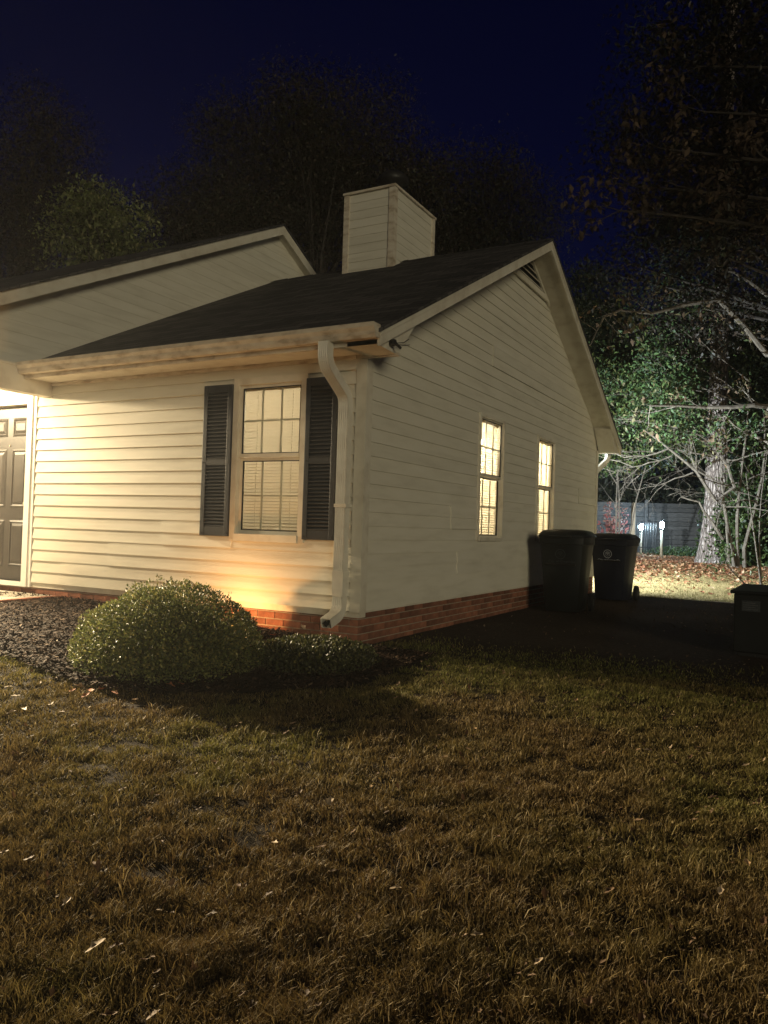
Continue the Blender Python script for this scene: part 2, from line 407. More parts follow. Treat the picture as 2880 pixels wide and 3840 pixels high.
def FW(u, w, z): return (u, -w, z)            # a point on the front wall: u along, w outwards
def GW(u, w, z): return (w, u, z)             # a point on the gable wall
def LW(u, w, z): return (LX + w, u, z)        # on the raised part's side wall
def wbox(mb, wall, u0, u1, w0, w1, z0, z1):
    p = [wall(u0, w0, z0), wall(u1, w0, z0), wall(u1, w1, z0), wall(u0, w1, z0), wall(u0, w0, z1), wall(u1, w0, z1), wall(u1, w1, z1), wall(u0, w1, z1)]
    xs_ = [q[0] for q in p]; ys_ = [q[1] for q in p]; zs_ = [q[2] for q in p]
    return mb.box(min(xs_), max(xs_), min(ys_), max(ys_), min(zs_), max(zs_))

def plank(wall, parent, a_b, b_b, a_t, b_t, z0, z1, wb, wt):
    """one lap board, thick at its lower edge"""
    if b_b - a_b < 0.01: return
    mb = MB()
    vs = [wall(a_b, -0.003, z0), wall(b_b, -0.003, z0), wall(b_b, wb, z0), wall(a_b, wb, z0),
          wall(a_t, -0.003, z1), wall(b_t, -0.003, z1), wall(b_t, wt, z1), wall(a_t, wt, z1)]
    # a small drip lip under the lower edge
    mid = [wall(a_b, wb * 0.985, z0 + 0.012), wall(b_b, wb * 0.985, z0 + 0.012)]
    mb.add(vs, [(0, 1, 2, 3), (7, 6, 5, 4), (0, 4, 5, 1), (1, 5, 6, 2), (2, 6, 7, 3), (3, 7, 4, 0)])
    mb.build("siding_plank", 'siding', parent)

def siding(wall, parent, zs, span, openings=(), seams={}, lap=0.017):
    """courses from zs[0] upwards; span(z) gives the ends at a height; openings are (u0,u1,z0,z1)"""
    for k in range(len(zs) - 1):
        z0, z1 = zs[k], zs[k + 1]
        a0, b0 = span(z0); a1, b1 = span(z1)
        if b0 - a0 < 0.02: continue
        j = random.uniform(-0.0012, 0.0012); wb, wt = lap + j, 0.003
        def wat(z): return wb + (wt - wb) * (z - z0) / (z1 - z0)
        cuts = [(max(z0, o_[2]), min(z1, o_[3]), o_[0], o_[1]) for o_ in openings if min(z1, o_[3]) - max(z0, o_[2]) > 1e-4]
        cuts.sort(key=lambda c: c[2])
        segs = []; ab, at = a0, a1
        for (c0, c1, u0, u1) in cuts:
            segs.append((ab, u0, at, u0, z0, z1))
            if c0 > z0 + 1e-3: segs.append((u0, u1, u0, u1, z0, c0))
            if c1 < z1 - 1e-3: segs.append((u0, u1, u0, u1, c1, z1))
            ab = at = u1
        segs.append((ab, b0, at, b1, z0, z1))
        sm = seams.get(k, [])
        for (p0, p1, q0, q1, za, zb) in segs:
            cut = [s_ for s_ in sm if p0 + 0.03 < s_ < p1 - 0.03]
            if not cut:
                plank(wall, parent, p0, p1, q0, q1, za, zb, wat(za), wat(zb))
            else:
                s_ = cut[0]
                plank(wall, parent, p0, s_, q0, s_ - 0.004, za, zb, wat(za), wat(zb))
                plank(wall, parent, s_ - 0.02, p1, s_ - 0.024, q1, za, zb, wat(za) + 0.009, wat(zb) + 0.009)

# window openings
FWIN = (-1.455, -0.625, 0.905, 2.44)
GWA = (2.715, 3.525, 0.955, 2.445)
GWB = (4.965, 5.79, 0.955, 2.445)
DOOR = (-5.42, -4.545, 0.24, 2.37)

def wall_core(name, wall, u0, u1, z0, z1, openings, thick, mat='trim'):
    mb = MB(); us = sorted({u0, u1, *[o_[0] for o_ in openings], *[o_[1] for o_ in openings]}); zz = sorted({z0, z1, *[o_[2] for o_ in openings], *[o_[3] for o_ in openings]})
    for i in range(len(us) - 1):
        run = None
        for j in range(len(zz) - 1):
            cu, cz = (us[i] + us[i + 1]) / 2, (zz[j] + zz[j + 1]) / 2
            hole = any(o_[0] < cu < o_[1] and o_[2] < cz < o_[3] for o_ in openings)
            if not hole: run = (run[0], zz[j + 1]) if run else (zz[j], zz[j + 1])
            if (hole or j == len(zz) - 2) and run:
                wbox(mb, wall, us[i], us[i + 1], -thick, 0.0, run[0], run[1]); run = None
    return mb.build(name, mat, house)

front = wall_core("front_wall", FW, XL, 0.0, Z0 - 0.02, 2.62, [FWIN, DOOR], 0.12)
zs = [Z0 + CO * k for k in range(19)]
siding(FW, front, zs, lambda z: (-4.385, -0.088), [FWIN],
       {16: [-3.83], 17: [-3.83], 5: [-2.37], 4: [-2.37], 3: [-3.13], 2: [-3.13], 1: [-3.88], 0: [-3.88]}, lap=0.022)
gable = wall_core("gable_wall", GW, 0.12, DEP, Z0 - 0.02, 2.62, [GWA, GWB], 0.12)
# triangle above the eaves
mb = MB(); mb.prism([(0.0, 2.62), (DEP, 2.62), (DEP, 2.80), (RY, 4.93), (0.0, 2.80)], 0, -0.12, 0.0); mb.build("gable_peak", 'trim', house)
zg = [Z0 + CO * k for k in range(38)]
def gspan(z):
    h = (4.965 - z) / 0.5
    return (max(0.09, RY - h), min(DEP - 0.09, RY + h))
VENT = [(3.38, 4.47), (5.26, 4.47), (RY + 0.03, 4.93)]
siding(GW, gable, zg, gspan, [GWA, GWB], {3: [2.16], 2: [2.16], 6: [1.95], 7: [1.95], 14: [5.2], 15: [5.2], 22: [3.1], 23: [3.1], 10: [7.3], 11: [7.3]}, lap=0.0135)
# corner boards
for (x0, x1, y0, y1) in ((-0.086, 0.024, -0.024, 0.0), (0.0, 0.024, 0.0, 0.086), (0.0, 0.024, DEP - 0.086, DEP + 0.024)):
    MB().box(x0, x1, y0, y1, Z0 - 0.012, 2.60).build("corner_board", 'trim', house)
MB().box(-0.098, -0.086, -0.012, 0.0, Z0, 2.58).build("corner_channel", 'trim', house)
# rest of the shell
mb = MB(); mb.box(XL, -0.12, DEP - 0.12, DEP, Z0 - 0.02, 2.72); mb.build("rear_wall", 'siding', house)
mb = MB(); mb.box(XL, XL + 0.12, 0.0, DEP, Z0 - 0.02, 2.72); mb.build("far_side_wall", 'siding', house)
# interior room, seen through the windows
mb = MB()
mb.box(-3.6, -3.5, 0.125, DEP - 0.125, 0.3, 2.58); mb.box(-3.5, -0.125, 0.125, DEP - 0.125, 0.28, 0.33); mb.box(-3.6, -0.125, 0.125, DEP - 0.125, 2.58, 2.61)
MB().box(-3.5, -0.125, 1.85, 1.95, 0.33, 2.58).build("added_partition", 'gap_shade_paint', house)  # wall added to keep the front room dark behind its blind
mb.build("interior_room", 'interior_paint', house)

# brick foundation: mortar core and single bricks
def foundation(name, u0, u1, wall, setb, gfun, sgn, through):
    mb = MB(); wbox(mb, wall, u0, u1, -0.2, -setb - 0.007, -0.25, Z0 - 0.01); f = mb.build(name, 'mortar', house)
    L, H, J = 0.194, 0.057, 0.0103
    bm = MB(); wbox(bm, wall, 0, L, -0.09, 0, 0, H)
    me = bm.mesh("brick", 'brick')
    rw = 0; z = Z0 - 0.012 - H
    while z > -0.20:
        # corner bricks of the two walls take turns at running through
        u = 0.012 + (0.0 if rw % 2 == through else 0.1003); end = u1 - u0
        while u < end - 0.03:
            if z + H > gfun(u + L / 2) - 0.02:
                o_ = bpy.data.objects.new("brick", me)
                o_.location = wall(-u - L if sgn < 0 else u, -setb + random.uniform(-0.0015, 0.0015), z)
                if u + L > end: o_.scale[0 if sgn < 0 else 1] = (end - u) / L
                link(o_, f)
            u += L + J
        rw += 1; z -= H + J
    return f
foundation("foundation", -6.2, -0.02, FW, 0.012, lambda u: float(gz(-u, -0.1)), -1, 0)
foundation("foundation", 0.03, DEP - 0.012, GW, 0.012, lambda u: float(gz(0.1, u)), 1, 1)

# --- roofs
def slope_slab(mb, x0, x1, ya, za, yb, zb, th):
    mb.add([(x0, ya, za - th), (x1, ya, za - th), (x1, yb, zb - th), (x0, yb, zb - th), (x0, ya, za), (x1, ya, za), (x1, yb, zb), (x0, yb, zb)],
           [(3, 2, 1, 0), (4, 5, 6, 7), (0, 1, 5, 4), (1, 2, 6, 5), (2, 3, 7, 6), (3, 0, 4, 7)])
EY0, EY1 = -0.40, DEP + 0.40
mb = MB(); slope_slab(mb, LX + 0.0, 0.372, EY0 - 0.02, roofz(EY0 - 0.02), RY, RZ, 0.03); roof = mb.build("roof", 'shingle', house)
mb = MB(); slope_slab(mb, LX + 0.0, 0.372, RY, RZ - 0.001, EY1 + 0.02, roofz(EY1 + 0.02), 0.03); mb.build("roof_back_slope", 'shingle', roof)
mb = MB()
for i in range(19):
    x1_ = 0.372 - i * 0.245; dz = random.uniform(0, 0.006)
    mb.add([(x1_ - 0.27, RY - 0.13, RZ - 0.058 + dz), (x1_, RY - 0.13, RZ - 0.058 + dz), (x1_, RY, RZ + 0.014 + dz), (x1_ - 0.27, RY, RZ + 0.008 + dz), (x1_, RY + 0.13, RZ - 0.058 + dz), (x1_ - 0.27, RY + 0.13, RZ - 0.058 + dz)],
           [(0, 1, 2, 3), (3, 2, 4, 5)])
mb.build("ridge_cap", 'shingle', roof)
# rake boards and their soffits
def rake(x0, x1, rz_, ya, yb, h, parent):
    mb = MB(); f = lambda y: rz_ - 0.5 * abs(y - RY)
    mb.add([(x0, ya, f(ya) - 0.028 - h), (x1, ya, f(ya) - 0.028 - h), (x1, yb, f(yb) - 0.028 - h), (x0, yb, f(yb) - 0.028 - h), (x0, ya, f(ya) - 0.028), (x1, ya, f(ya) - 0.028), (x1, yb, f(yb) - 0.028), (x0, yb, f(yb) - 0.028)],
           [(3, 2, 1, 0), (4, 5, 6, 7), (0, 1, 5, 4), (1, 2, 6, 5), (2, 3, 7, 6), (3, 0, 4, 7)])
    mb.build("rake_board", 'trim', parent)
rake(0.325, 0.352, RZ, EY0 + 0.012, RY, 0.125, house); rake(0.325, 0.352, RZ, RY, EY1 - 0.012, 0.125, house)
rake(0.353, 0.362, RZ, EY0 + 0.012, RY, 0.04, house); rake(0.353, 0.362, RZ, RY, EY1 - 0.012, 0.04, house)
for (ya, yb) in ((EY0 + 0.03, RY), (RY, EY1 - 0.03)):
    mb = MB(); slope_slab(mb, -0.02, 0.324, ya, roofz(ya) - 0.078, yb, roofz(yb) - 0.078, 0.02); mb.build("rake_soffit", 'trim', house)
# boxed eave returns at both ends of the rake
pc = [(-0.385, 2.575), (-0.015, 2.56), (0.36, 2.945), (0.36, 2.99), (-0.385, 2.655)]
MB().prism(pc, 0, 0.03, 0.320).build("eave_return", 'trim', house)
MB().prism([(2 * RY - y, z) for (y, z) in pc], 0, 0.026, 0.320).build("eave_return", 'trim', house)
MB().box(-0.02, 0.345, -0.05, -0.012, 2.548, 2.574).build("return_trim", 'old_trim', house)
# front eave: fascia, soffit, frieze, gutter
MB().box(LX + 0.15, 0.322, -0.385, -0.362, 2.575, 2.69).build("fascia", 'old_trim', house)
MB().box(LX + 0.15, 0.028, -0.362, 0.0, 2.592, 2.606).build("soffit", 'trim', house)
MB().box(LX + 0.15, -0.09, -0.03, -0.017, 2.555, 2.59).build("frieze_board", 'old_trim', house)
gp = [(-0.386, 2.735), (-0.386, 2.615), (-0.458, 2.615), (-0.470, 2.64), (-0.476, 2.668), (-0.498, 2.70), (-0.500, 2.735), (-0.488, 2.738), (-0.488, 2.722), (-0.470, 2.69), (-0.46, 2.65), (-0.45, 2.626), (-0.395, 2.626), (-0.395, 2.735)]
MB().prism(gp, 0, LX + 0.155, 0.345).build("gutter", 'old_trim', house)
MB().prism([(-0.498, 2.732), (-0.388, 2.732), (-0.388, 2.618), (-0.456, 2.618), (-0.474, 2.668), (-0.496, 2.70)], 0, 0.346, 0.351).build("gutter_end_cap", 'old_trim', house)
# rear eave
MB().box(LX + 0.15, 0.322, DEP + 0.362, DEP + 0.385, 2.575, 2.69).build("fascia", 'trim', house)
MB().box(LX + 0.15, 0.02, DEP, DEP + 0.362, 2.592, 2.606).build("soffit", 'trim', house)
MB().prism([(2 * RY - y, z) for (y, z) in gp], 0, LX + 0.155, 0.345).build("gutter", 'trim', house)
# downspouts: ribbed rectangular pipe swept along a path
def downspout(path, name="downspout"):
    W_, D_ = 0.050, 0.038
    prof = []
    nr = 5
    for i in range(nr * 2 + 1):
        prof.append((-W_ + 2 * W_ * i / (nr * 2), -D_ - (0.0 if i % 2 else 0.011)))
    prof += [(W_, D_), (-W_, D_)]
    n = len(prof); mb = MB(); pts = [Vector(p) for p in path]; N = len(pts)
    for i, p in enumerate(pts):
        t = (pts[min(i + 1, N - 1)] - pts[max(i - 1, 0)]).normalized()
        X_ = Vector((1, 0, 0)); O_ = t.cross(X_).normalized()       # outward side of the pipe
        for (a, d) in prof: mb.v.append(tuple(p + X_ * a - O_ * d))
    for i in range(N - 1):
        for k in range(n):
            a0 = i * n + k; a1 = i * n + (k + 1) % n; mb.f.append((a0, a1, a1 + n, a0 + n))
    return mb.build(name, 'white_trim_pipe', house)
mat_noise('white_trim_pipe', [(0.3, (0.60, 0.55, 0.46)), (0.55, (0.70, 0.66, 0.57)), (0.75, (0.74, 0.71, 0.62))], 7, 0.35, 0.05, 30, detail=8, spec=0.5)
def bez(p0, p1, p2, n):
    p0, p1, p2 = map(Vector, (p0, p1, p2)); return [p0 * (1 - t) ** 2 + p1 * 2 * t * (1 - t) + p2 * t * t for t in np.linspace(0, 1, n)]
dx = -0.150
path = [(dx, -0.435, 2.62), (dx, -0.435, 2.56)] + [tuple(p) for p in bez((dx, -0.435, 2.53), (dx, -0.435, 2.45), (dx, -0.37, 2.40), 6)] + [tuple(p) for p in bez((dx, -0.14, 2.25), (dx, -0.082, 2.21), (dx, -0.082, 2.13), 6)]
path += [(dx, -0.082, z) for z in (1.9, 1.3, 0.9, 0.62)] + [tuple(p) for p in bez((dx, -0.082, 0.36), (dx, -0.085, 0.285), (dx, -0.16, 0.25), 6)] + [(dx, -0.30, 0.205)]
ds = downspout(path)
MB().box(dx - 0.062, dx + 0.062, -0.134, -0.02, 1.22, 1.25).build("strap", 'white_trim_pipe', ds)
mb = MB(); mb.tube([(dx, -0.296, 0.207), (dx, -0.304, 0.2035)], 0.034, 4); mb.build("outlet_mouth", 'black_rubber', ds)
MB().box(dx - 0.056, dx + 0.056, -0.134, -0.030, 0.43, 0.66).build("pipe_sleeve", 'white_trim_pipe', ds)
ry = 2 * RY
path2 = [(0.10, ry + 0.435, 2.62), (0.10, ry + 0.435, 2.56)] + [tuple(p) for p in bez((0.10, ry + 0.435, 2.53), (0.10, ry + 0.435, 2.45), (0.03, ry + 0.36, 2.38), 6)] + [tuple(p) for p in bez((-0.02, ry + 0.16, 2.26), (-0.05, ry + 0.085, 2.21), (-0.05, ry + 0.085, 2.12), 6)] + [(-0.05, ry + 0.085, 1.0), (-0.05, ry + 0.085, 0.30)]
MB().tube(path2, 0.055, 6).build("downspout", 'white_trim_pipe', house)

# gable vent: triangular frame and slats
mb = MB(); mb.prism(VENT, 0, 0.006, 0.022); vent = mb.build("gable_vent", 'black_rubber', house)
fr_ = MB()
def bar(mb, a, b_, wd, x0, x1):
    a = Vector((0, *a)); b_ = Vector((0, *b_)); d = (b_ - a).normalized(); n_ = Vector((0, -d.z, d.y)) * wd
    mb.hexa([(x0, a.y, a.z), (x1, a.y, a.z), (x1, b_.y, b_.z), (x0, b_.y, b_.z), (x0, a.y + n_.y, a.z + n_.z), (x1, a.y + n_.y, a.z + n_.z), (x1, b_.y + n_.y, b_.z + n_.z), (x0, b_.y + n_.y, b_.z + n_.z)])
bar(fr_, (3.34, 4.45), (5.30, 4.45), 0.075, 0.02, 0.05); bar(fr_, (5.28, 4.47), (RY + 0.03, 4.95), 0.07, 0.021, 0.048); bar(fr_, (RY + 0.03, 4.95), (3.36, 4.47), 0.07, 0.0215, 0.049)
fr_.build("vent_frame", 'trim', vent)
for k in range(4):
    z = 4.555 + k * 0.075; hw = (4.93 - z) / 0.51 - 0.14
    if hw > 0.05:
        mb = MB(); mb.hexa([(0.024, RY + 0.03 - hw, z), (0.024, RY + 0.03 + hw, z), (0.052, RY + 0.03 + hw, z - 0.02), (0.052, RY + 0.03 - hw, z - 0.02), (0.024, RY + 0.03 - hw, z + 0.012), (0.024, RY + 0.03 + hw, z + 0.012), (0.052, RY + 0.03 + hw, z - 0.008), (0.052, RY + 0.03 - hw, z - 0.008)])
        mb.build("vent_slat", 'trim', vent)

# --- chimney
CX0, CX1, CY0, CY1, CZ = -2.74, -1.885, 3.88, 5.25, 6.02
ch = MB().box(CX0 + 0.02, CX1 - 0.02, CY0 + 0.02, CY1 - 0.02, 4.4, CZ).build("chimney", 'trim', house)
zc = [4.62 + CO * k for k in range(12)]
CF = lambda u, w, z: (u, CY0 + 0.02 - w, z)
CS = lambda u, w, z: (CX1 - 0.02 + w, u, z)
siding(CF, ch, zc, lambda z: (CX0 + 0.05, CX1 - 0.05), lap=0.011); siding(CS, ch, zc, lambda z: (CY0 + 0.05, CY1 - 0.05), lap=0.009)
for (x0, x1, y0, y1) in ((CX0 - 0.004, CX0 + 0.085, CY0 - 0.006, CY0 + 0.02), (CX1 - 0.09, CX1 + 0.006, CY0 - 0.006, CY0 + 0.018), (CX1 - 0.02, CX1 + 0.006, CY0 + 0.018, CY0 + 0.09), (CX1 - 0.02, CX1 + 0.006, CY1 - 0.08, CY1 + 0.004)):
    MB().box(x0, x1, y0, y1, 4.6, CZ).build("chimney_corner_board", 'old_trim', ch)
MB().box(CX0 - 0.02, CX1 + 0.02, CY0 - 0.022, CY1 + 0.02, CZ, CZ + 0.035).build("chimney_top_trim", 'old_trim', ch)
MB().lathe([(0.16, 0.0), (0.16, 0.22), (0.24, 0.24), (0.24, 0.33), (0.17, 0.40), (0.02, 0.43)], ((CX0 + CX1) / 2 + 0.12, CY0 + 0.5, CZ + 0.03)).build("flue_cap", 'metal_dark', ch, smooth=True)

# --- raised part on the left, its porch and door
mb = MB(); mb.prism([(-2.2, 2.70), (10.74, 2.70), (10.74, 2.72), (RY, 5.90), (-2.2, 2.72)], 0, LX - 0.12, LX); lside = mb.build("upper_side_wall", 'trim', house)
def lspan(z):
    h = (5.90 - z) / 0.5
    return (max(-2.2, RY - h), min(RY + h, 10.7))
zl = [2.72 + CO * k for k in range(26)]
siding(LW, lside, zl, lspan, lap=0.008)
ly0 = -2.25; ly1 = 2 * RY - ly0
lr = MB(); slope_slab(lr, XL - 0.3, LX + 0.172, ly0, lroofz(ly0), RY, LRZ, 0.03); slope_slab(lr, XL - 0.3, LX + 0.172, RY, LRZ - 0.001, ly1, lroofz(ly1), 0.03)
lr.build("upper_roof", 'shingle', house)
rake(LX + 0.125, LX + 0.152, LRZ, ly0 + 0.02, RY, 0.15, house); rake(LX + 0.125, LX + 0.152, LRZ, RY, ly1 - 0.02, 0.15, house)
for (ya, yb) in ((ly0 + 0.03, RY), (RY, ly1 - 0.03)):
    mb = MB(); slope_slab(mb, LX - 0.02, LX + 0.124, ya, lroofz(ya) - 0.14, yb, lroofz(yb) - 0.14, 0.02); mb.build("rake_soffit", 'trim', house)
MB().box(LX + 0.002, LX + 0.15, -2.2, -0.002, 2.43, 2.70).build("porch_beam", 'trim', house)
MB().box(LX - 0.002, LX + 0.162, -2.2, -0.395, 2.701, 2.725).build("beam_ledge", 'trim', house)
MB().box(XL, LX, -2.2, -2.05, 2.43, 2.70).build("porch_beam", 'trim', house)
MB().box(XL, LX + 0.0, -2.0, 0.0, 2.80, 2.82).build("porch_ceiling", 'white_paint', house)
MB().box(XL, XL + 0.1, -2.2, 0.0, 2.43, 2.75).build("porch_beam", 'trim', house)
# porch slab with brick edge
slab = MB().box(XL, -3.97, -2.4, -0.013, -0.1, 0.17).build("porch_slab", 'concrete', house)
bmE = MB().box(0, 0.095, 0, 0.194, 0, 0.057).mesh("brick", 'brick')
for rw in range(3):
    for i in range(12):
        o_ = bpy.data.objects.new("brick", bmE); o_.location = (-3.967, -0.21 - i * 0.2045 + (0.1 if rw % 2 else 0) * 0.9, 0.117 - rw * 0.0675); link(o_, slab)
# door with frame
dfr = MB()
d0, d1, dz0, dz1 = DOOR
dfr.box(d1, -4.455, -0.035, 0.10, dz0, dz1 + 0.001); dfr.box(-4.455, -4.40, -0.022, 0.0, dz0, dz1 + 0.11); dfr.box(d0 - 0.09, d0, -0.035, 0.10, dz0, dz1); dfr.box(d0 - 0.09, -4.455, -0.035, 0.10, dz1 + 0.001, dz1 + 0.11); dfr.box(d0, d1, -0.03, 0.11, dz0 + 0.0, dz0 + 0.05)
door = MB().box(d0 + 0.003, d1 - 0.003, 0.075, 0.115, dz0 + 0.052, dz1 - 0.003).build("door", 'door_paint', house)
dfr.build("door_frame", 'white_paint', house)
dw = d1 - d0
for (c0, c1) in ((0.10, 0.445), (0.555, 0.90)):
    for (h0, h1) in ((0.10, 0.36), (0.43, 0.76), (0.83, 0.935)):
        x0, x1 = d0 + c0 * dw, d0 + c1 * dw; z0, z1 = dz0 + h0 * (dz1 - dz0), dz0 + h1 * (dz1 - dz0)
        mb = MB()   # raised panel inside a moulded groove
        yF = 0.0745
        mb.add([(x0, yF, z0), (x1, yF, z0), (x1, yF, z1), (x0, yF, z1), (x0 + 0.022, yF - 0.012, z0 + 0.022), (x1 - 0.022, yF - 0.012, z0 + 0.022), (x1 - 0.022, yF - 0.012, z1 - 0.022), (x0 + 0.022, yF - 0.012, z1 - 0.022),
                (x0 + 0.038, yF - 0.001, z0 + 0.038), (x1 - 0.038, yF - 0.001, z0 + 0.038), (x1 - 0.038, yF - 0.001, z1 - 0.038), (x0 + 0.038, yF - 0.001, z1 - 0.038),
                (x0 + 0.07, yF - 0.014, z0 + 0.07), (x1 - 0.07, yF - 0.014, z0 + 0.07), (x1 - 0.07, yF - 0.014, z1 - 0.07), (x0 + 0.07, yF - 0.014, z1 - 0.07)],
               [(0, 1, 5, 4), (1, 2, 6, 5), (2, 3, 7, 6), (3, 0, 4, 7), (4, 5, 9, 8), (5, 6, 10, 9), (6, 7, 11, 10), (7, 4, 8, 11), (8, 9, 13, 12), (9, 10, 14, 13), (10, 11, 15, 14), (11, 8, 12, 15), (12, 13, 14, 15)])
        mb.build("door_panel", 'door_paint', door)
kx = d1 - 0.06
mb = MB(); mb.tube([(kx, 0.075, 1.20), (kx, 0.05, 1.20), (kx, 0.045, 1.20), (kx, 0.03, 1.20), (kx, 0.012, 1.20), (kx, 0.004, 1.20)], [0.03, 0.03, 0.012, 0.026, 0.026, 0.012], 14); mb.build("handle", 'brass', door, smooth=True)
mb = MB(); mb.tube([((d0 + d1) / 2, 0.078, 1.90), ((d0 + d1) / 2, 0.066, 1.90)], 0.011, 10); mb.build("peephole", 'brass', door)

# --- windows
def window(wall, op, proud, tilt_up, tilt_lo, hw0):
    u0, u1, z0, z1 = op; tw, sw = (0.045, 0.028) if wall is FW else (0.016, 0.017)
    mb = MB()
    wbox(mb, wall, u0 - 0.02, u0 + tw, -0.10, proud, z0 - 0.02, z1 + 0.02); wbox(mb, wall, u1 - tw, u1 + 0.02, -0.10, proud, z0 - 0.02, z1 + 0.02)
    wbox(mb, wall, u0 + tw, u1 - tw, -0.10, proud - 0.001, z1 - tw, z1 + 0.02); wbox(mb, wall, u0 + tw, u1 - tw, -0.10, proud + 0.010, z0 - 0.025, z0 + tw)
    win = mb.build("window", 'trim', house)
    zm = z0 + (z1 - z0) * 0.52
    ua, ub = u0 + tw, u1 - tw
    for (name, za, zb, w0, tilt) in (("upper", zm - 0.012, z1 - tw, 0.002, tilt_up), ("lower", z0 + tw, zm - 0.014, -0.026, tilt_lo)):
        s_ = MB()
        wbox(s_, wall, ua, ua + sw, w0 - 0.022, w0, za, zb); wbox(s_, wall, ub - sw, ub, w0 - 0.022, w0, za, zb)
        wbox(s_, wall, ua + sw, ub - sw, w0 - 0.022, w0 - 0.001, zb - sw, zb); wbox(s_, wall, ua + sw, ub - sw, w0 - 0.022, w0 + 0.004, za, za + sw + 0.008)
        s_.build("sash", 'trim', win)
        # dark gasket line round the glass
        k_ = MB(); a, b_, c, d = ua + sw, ub - sw, za + sw + 0.008, zb - sw
        wbox(k_, wall, a, a + 0.009, w0 - 0.018, w0 - 0.003, c, d); wbox(k_, wall, b_ - 0.009, b_, w0 - 0.018, w0 - 0.003, c, d); wbox(k_, wall, a + 0.009, b_ - 0.009, w0 - 0.018, w0 - 0.004, d - 0.009, d); wbox(k_, wall, a + 0.009, b_ - 0.009, w0 - 0.018, w0 - 0.004, c, c + 0.009)
        k_.build("gasket", 'black_rubber', win)
        p_ = MB(); wbox(p_, wall, a + 0.002, b_ - 0.002, w0 - 0.014, w0 - 0.010, c + 0.002, d - 0.002); p_.build("pane", 'glass', win)
        for i in (1, 2):
            g_ = MB(); um = a + (b_ - a) * i / 3; wbox(g_, wall, um - 0.008, um + 0.008, w0 - 0.026, w0 - 0.0155, c, d); g_.build("muntin", 'trim', win)
        g_ = MB(); zmid = (c + d) / 2; wbox(g_, wall, a, b_, w0 - 0.0255, w0 - 0.0160, zmid - 0.008, zmid + 0.008); g_.build("muntin", 'trim', win)
        # slatted blind
        bl = MB(); z = c - 0.03; pitch = 0.030; hw_ = hw0
        while z < d + 0.03:
            dw_, dz_ = hw_ * math.cos(tilt), hw_ * math.sin(tilt); wc = -0.068
            ja = random.uniform(-0.0012, 0.0012)
            bl.add([wall(ua + 0.004, wc - dw_, z - dz_ + ja), wall(ub - 0.004, wc - dw_, z - dz_), wall(ub - 0.004, wc, z + 0.0022), wall(ua + 0.004, wc, z + 0.0022 + ja), wall(ub - 0.004, wc + dw_, z + dz_), wall(ua + 0.004, wc + dw_, z + dz_ + ja)],
                   [(0, 1, 2, 3), (3, 2, 4, 5)])
            z += pitch
        o_ = bl.build("blind", 'blind_plastic', win); o_["kind"] = "stuff"
    # cords of the blind
    for fr_u in (0.22, 0.78):
        c_ = MB(); um = ua + (ub - ua) * fr_u; wbox(c_, wall, um - 0.0015, um + 0.0015, -0.0655, -0.0635, z0 + tw, z1 - tw); c_.build("blind_cord", 'blind_plastic', win)
    hd = MB(); wbox(hd, wall, ua + 0.003, ub - 0.003, -0.098, -0.056, z1 - tw - 0.045, z1 - tw); hd.build("blind_head_rail", 'blind_plastic', win)
    return win
wf = window(FW, FWIN, 0.034, R(68), R(60), 0.0160)
wa = window(GW, GWA, 0.030, R(32), R(52), 0.0155)
wb_ = window(GW, GWB, 0.030, R(54), R(52), 0.0155)
tag(wf, "cream window beside the dark shutters, with closed blinds"); tag(wa, "lit side window nearer the house corner, a bulb glowing behind its blind"); tag(wb_, "lit side window behind the rubbish bins")

# --- shutters
def shutter(x0, x1):
    z0, z1 = 0.92, 2.41
    mb = MB(); st = 0.052
    mb.box(x0, x0 + st, -0.055, -0.018, z0, z1); mb.box(x1 - st, x1, -0.055, -0.018, z0, z1)
    zm = (z0 + z1) / 2 - 0.02
    for (a, b_) in ((z0, z0 + 0.085), (zm - 0.03, zm + 0.03), (z1 - 0.075, z1)): mb.box(x0 + st, x1 - st, -0.054, -0.018, a, b_)
    mb.box(x0 + 0.01, x1 - 0.01, -0.028, -0.0175, z0 + 0.01, z1 - 0.01)
    s_ = mb.build("shutter", 'shutter_paint', house, bevel=0.003)
    for (a, b_) in ((z0 + 0.085, zm - 0.03), (zm + 0.03, z1 - 0.075)):
        lv = MB(); n = 18; p = (b_ - a) / n
        for i in range(n):
            z = a + (i + 0.5) * p
            lv.hexa([(x0 + st, -0.051, z - p * 0.42), (x1 - st, -0.051, z - p * 0.42), (x1 - st, -0.032, z + p * 0.30), (x0 + st, -0.032, z + p * 0.30), (x0 + st, -0.053, z - p * 0.20), (x1 - st, -0.053, z - p * 0.20), (x1 - st, -0.034, z + p * 0.50), (x0 + st, -0.034, z + p * 0.50)])
        o_ = lv.build("louvres", 'shutter_paint', s_); o_["kind"] = "stuff"
    for zz in (z0 + 0.03, zm, z1 - 0.03):
        for xx in (x0 + 0.02, x1 - 0.02):
            q = MB(); q.tube([(xx, -0.054, zz), (xx, -0.059, zz)], 0.007, 8); q.build("screw", 'metal_dark', s_)
shutter(-1.835, -1.478); shutter(-0.604, -0.262)

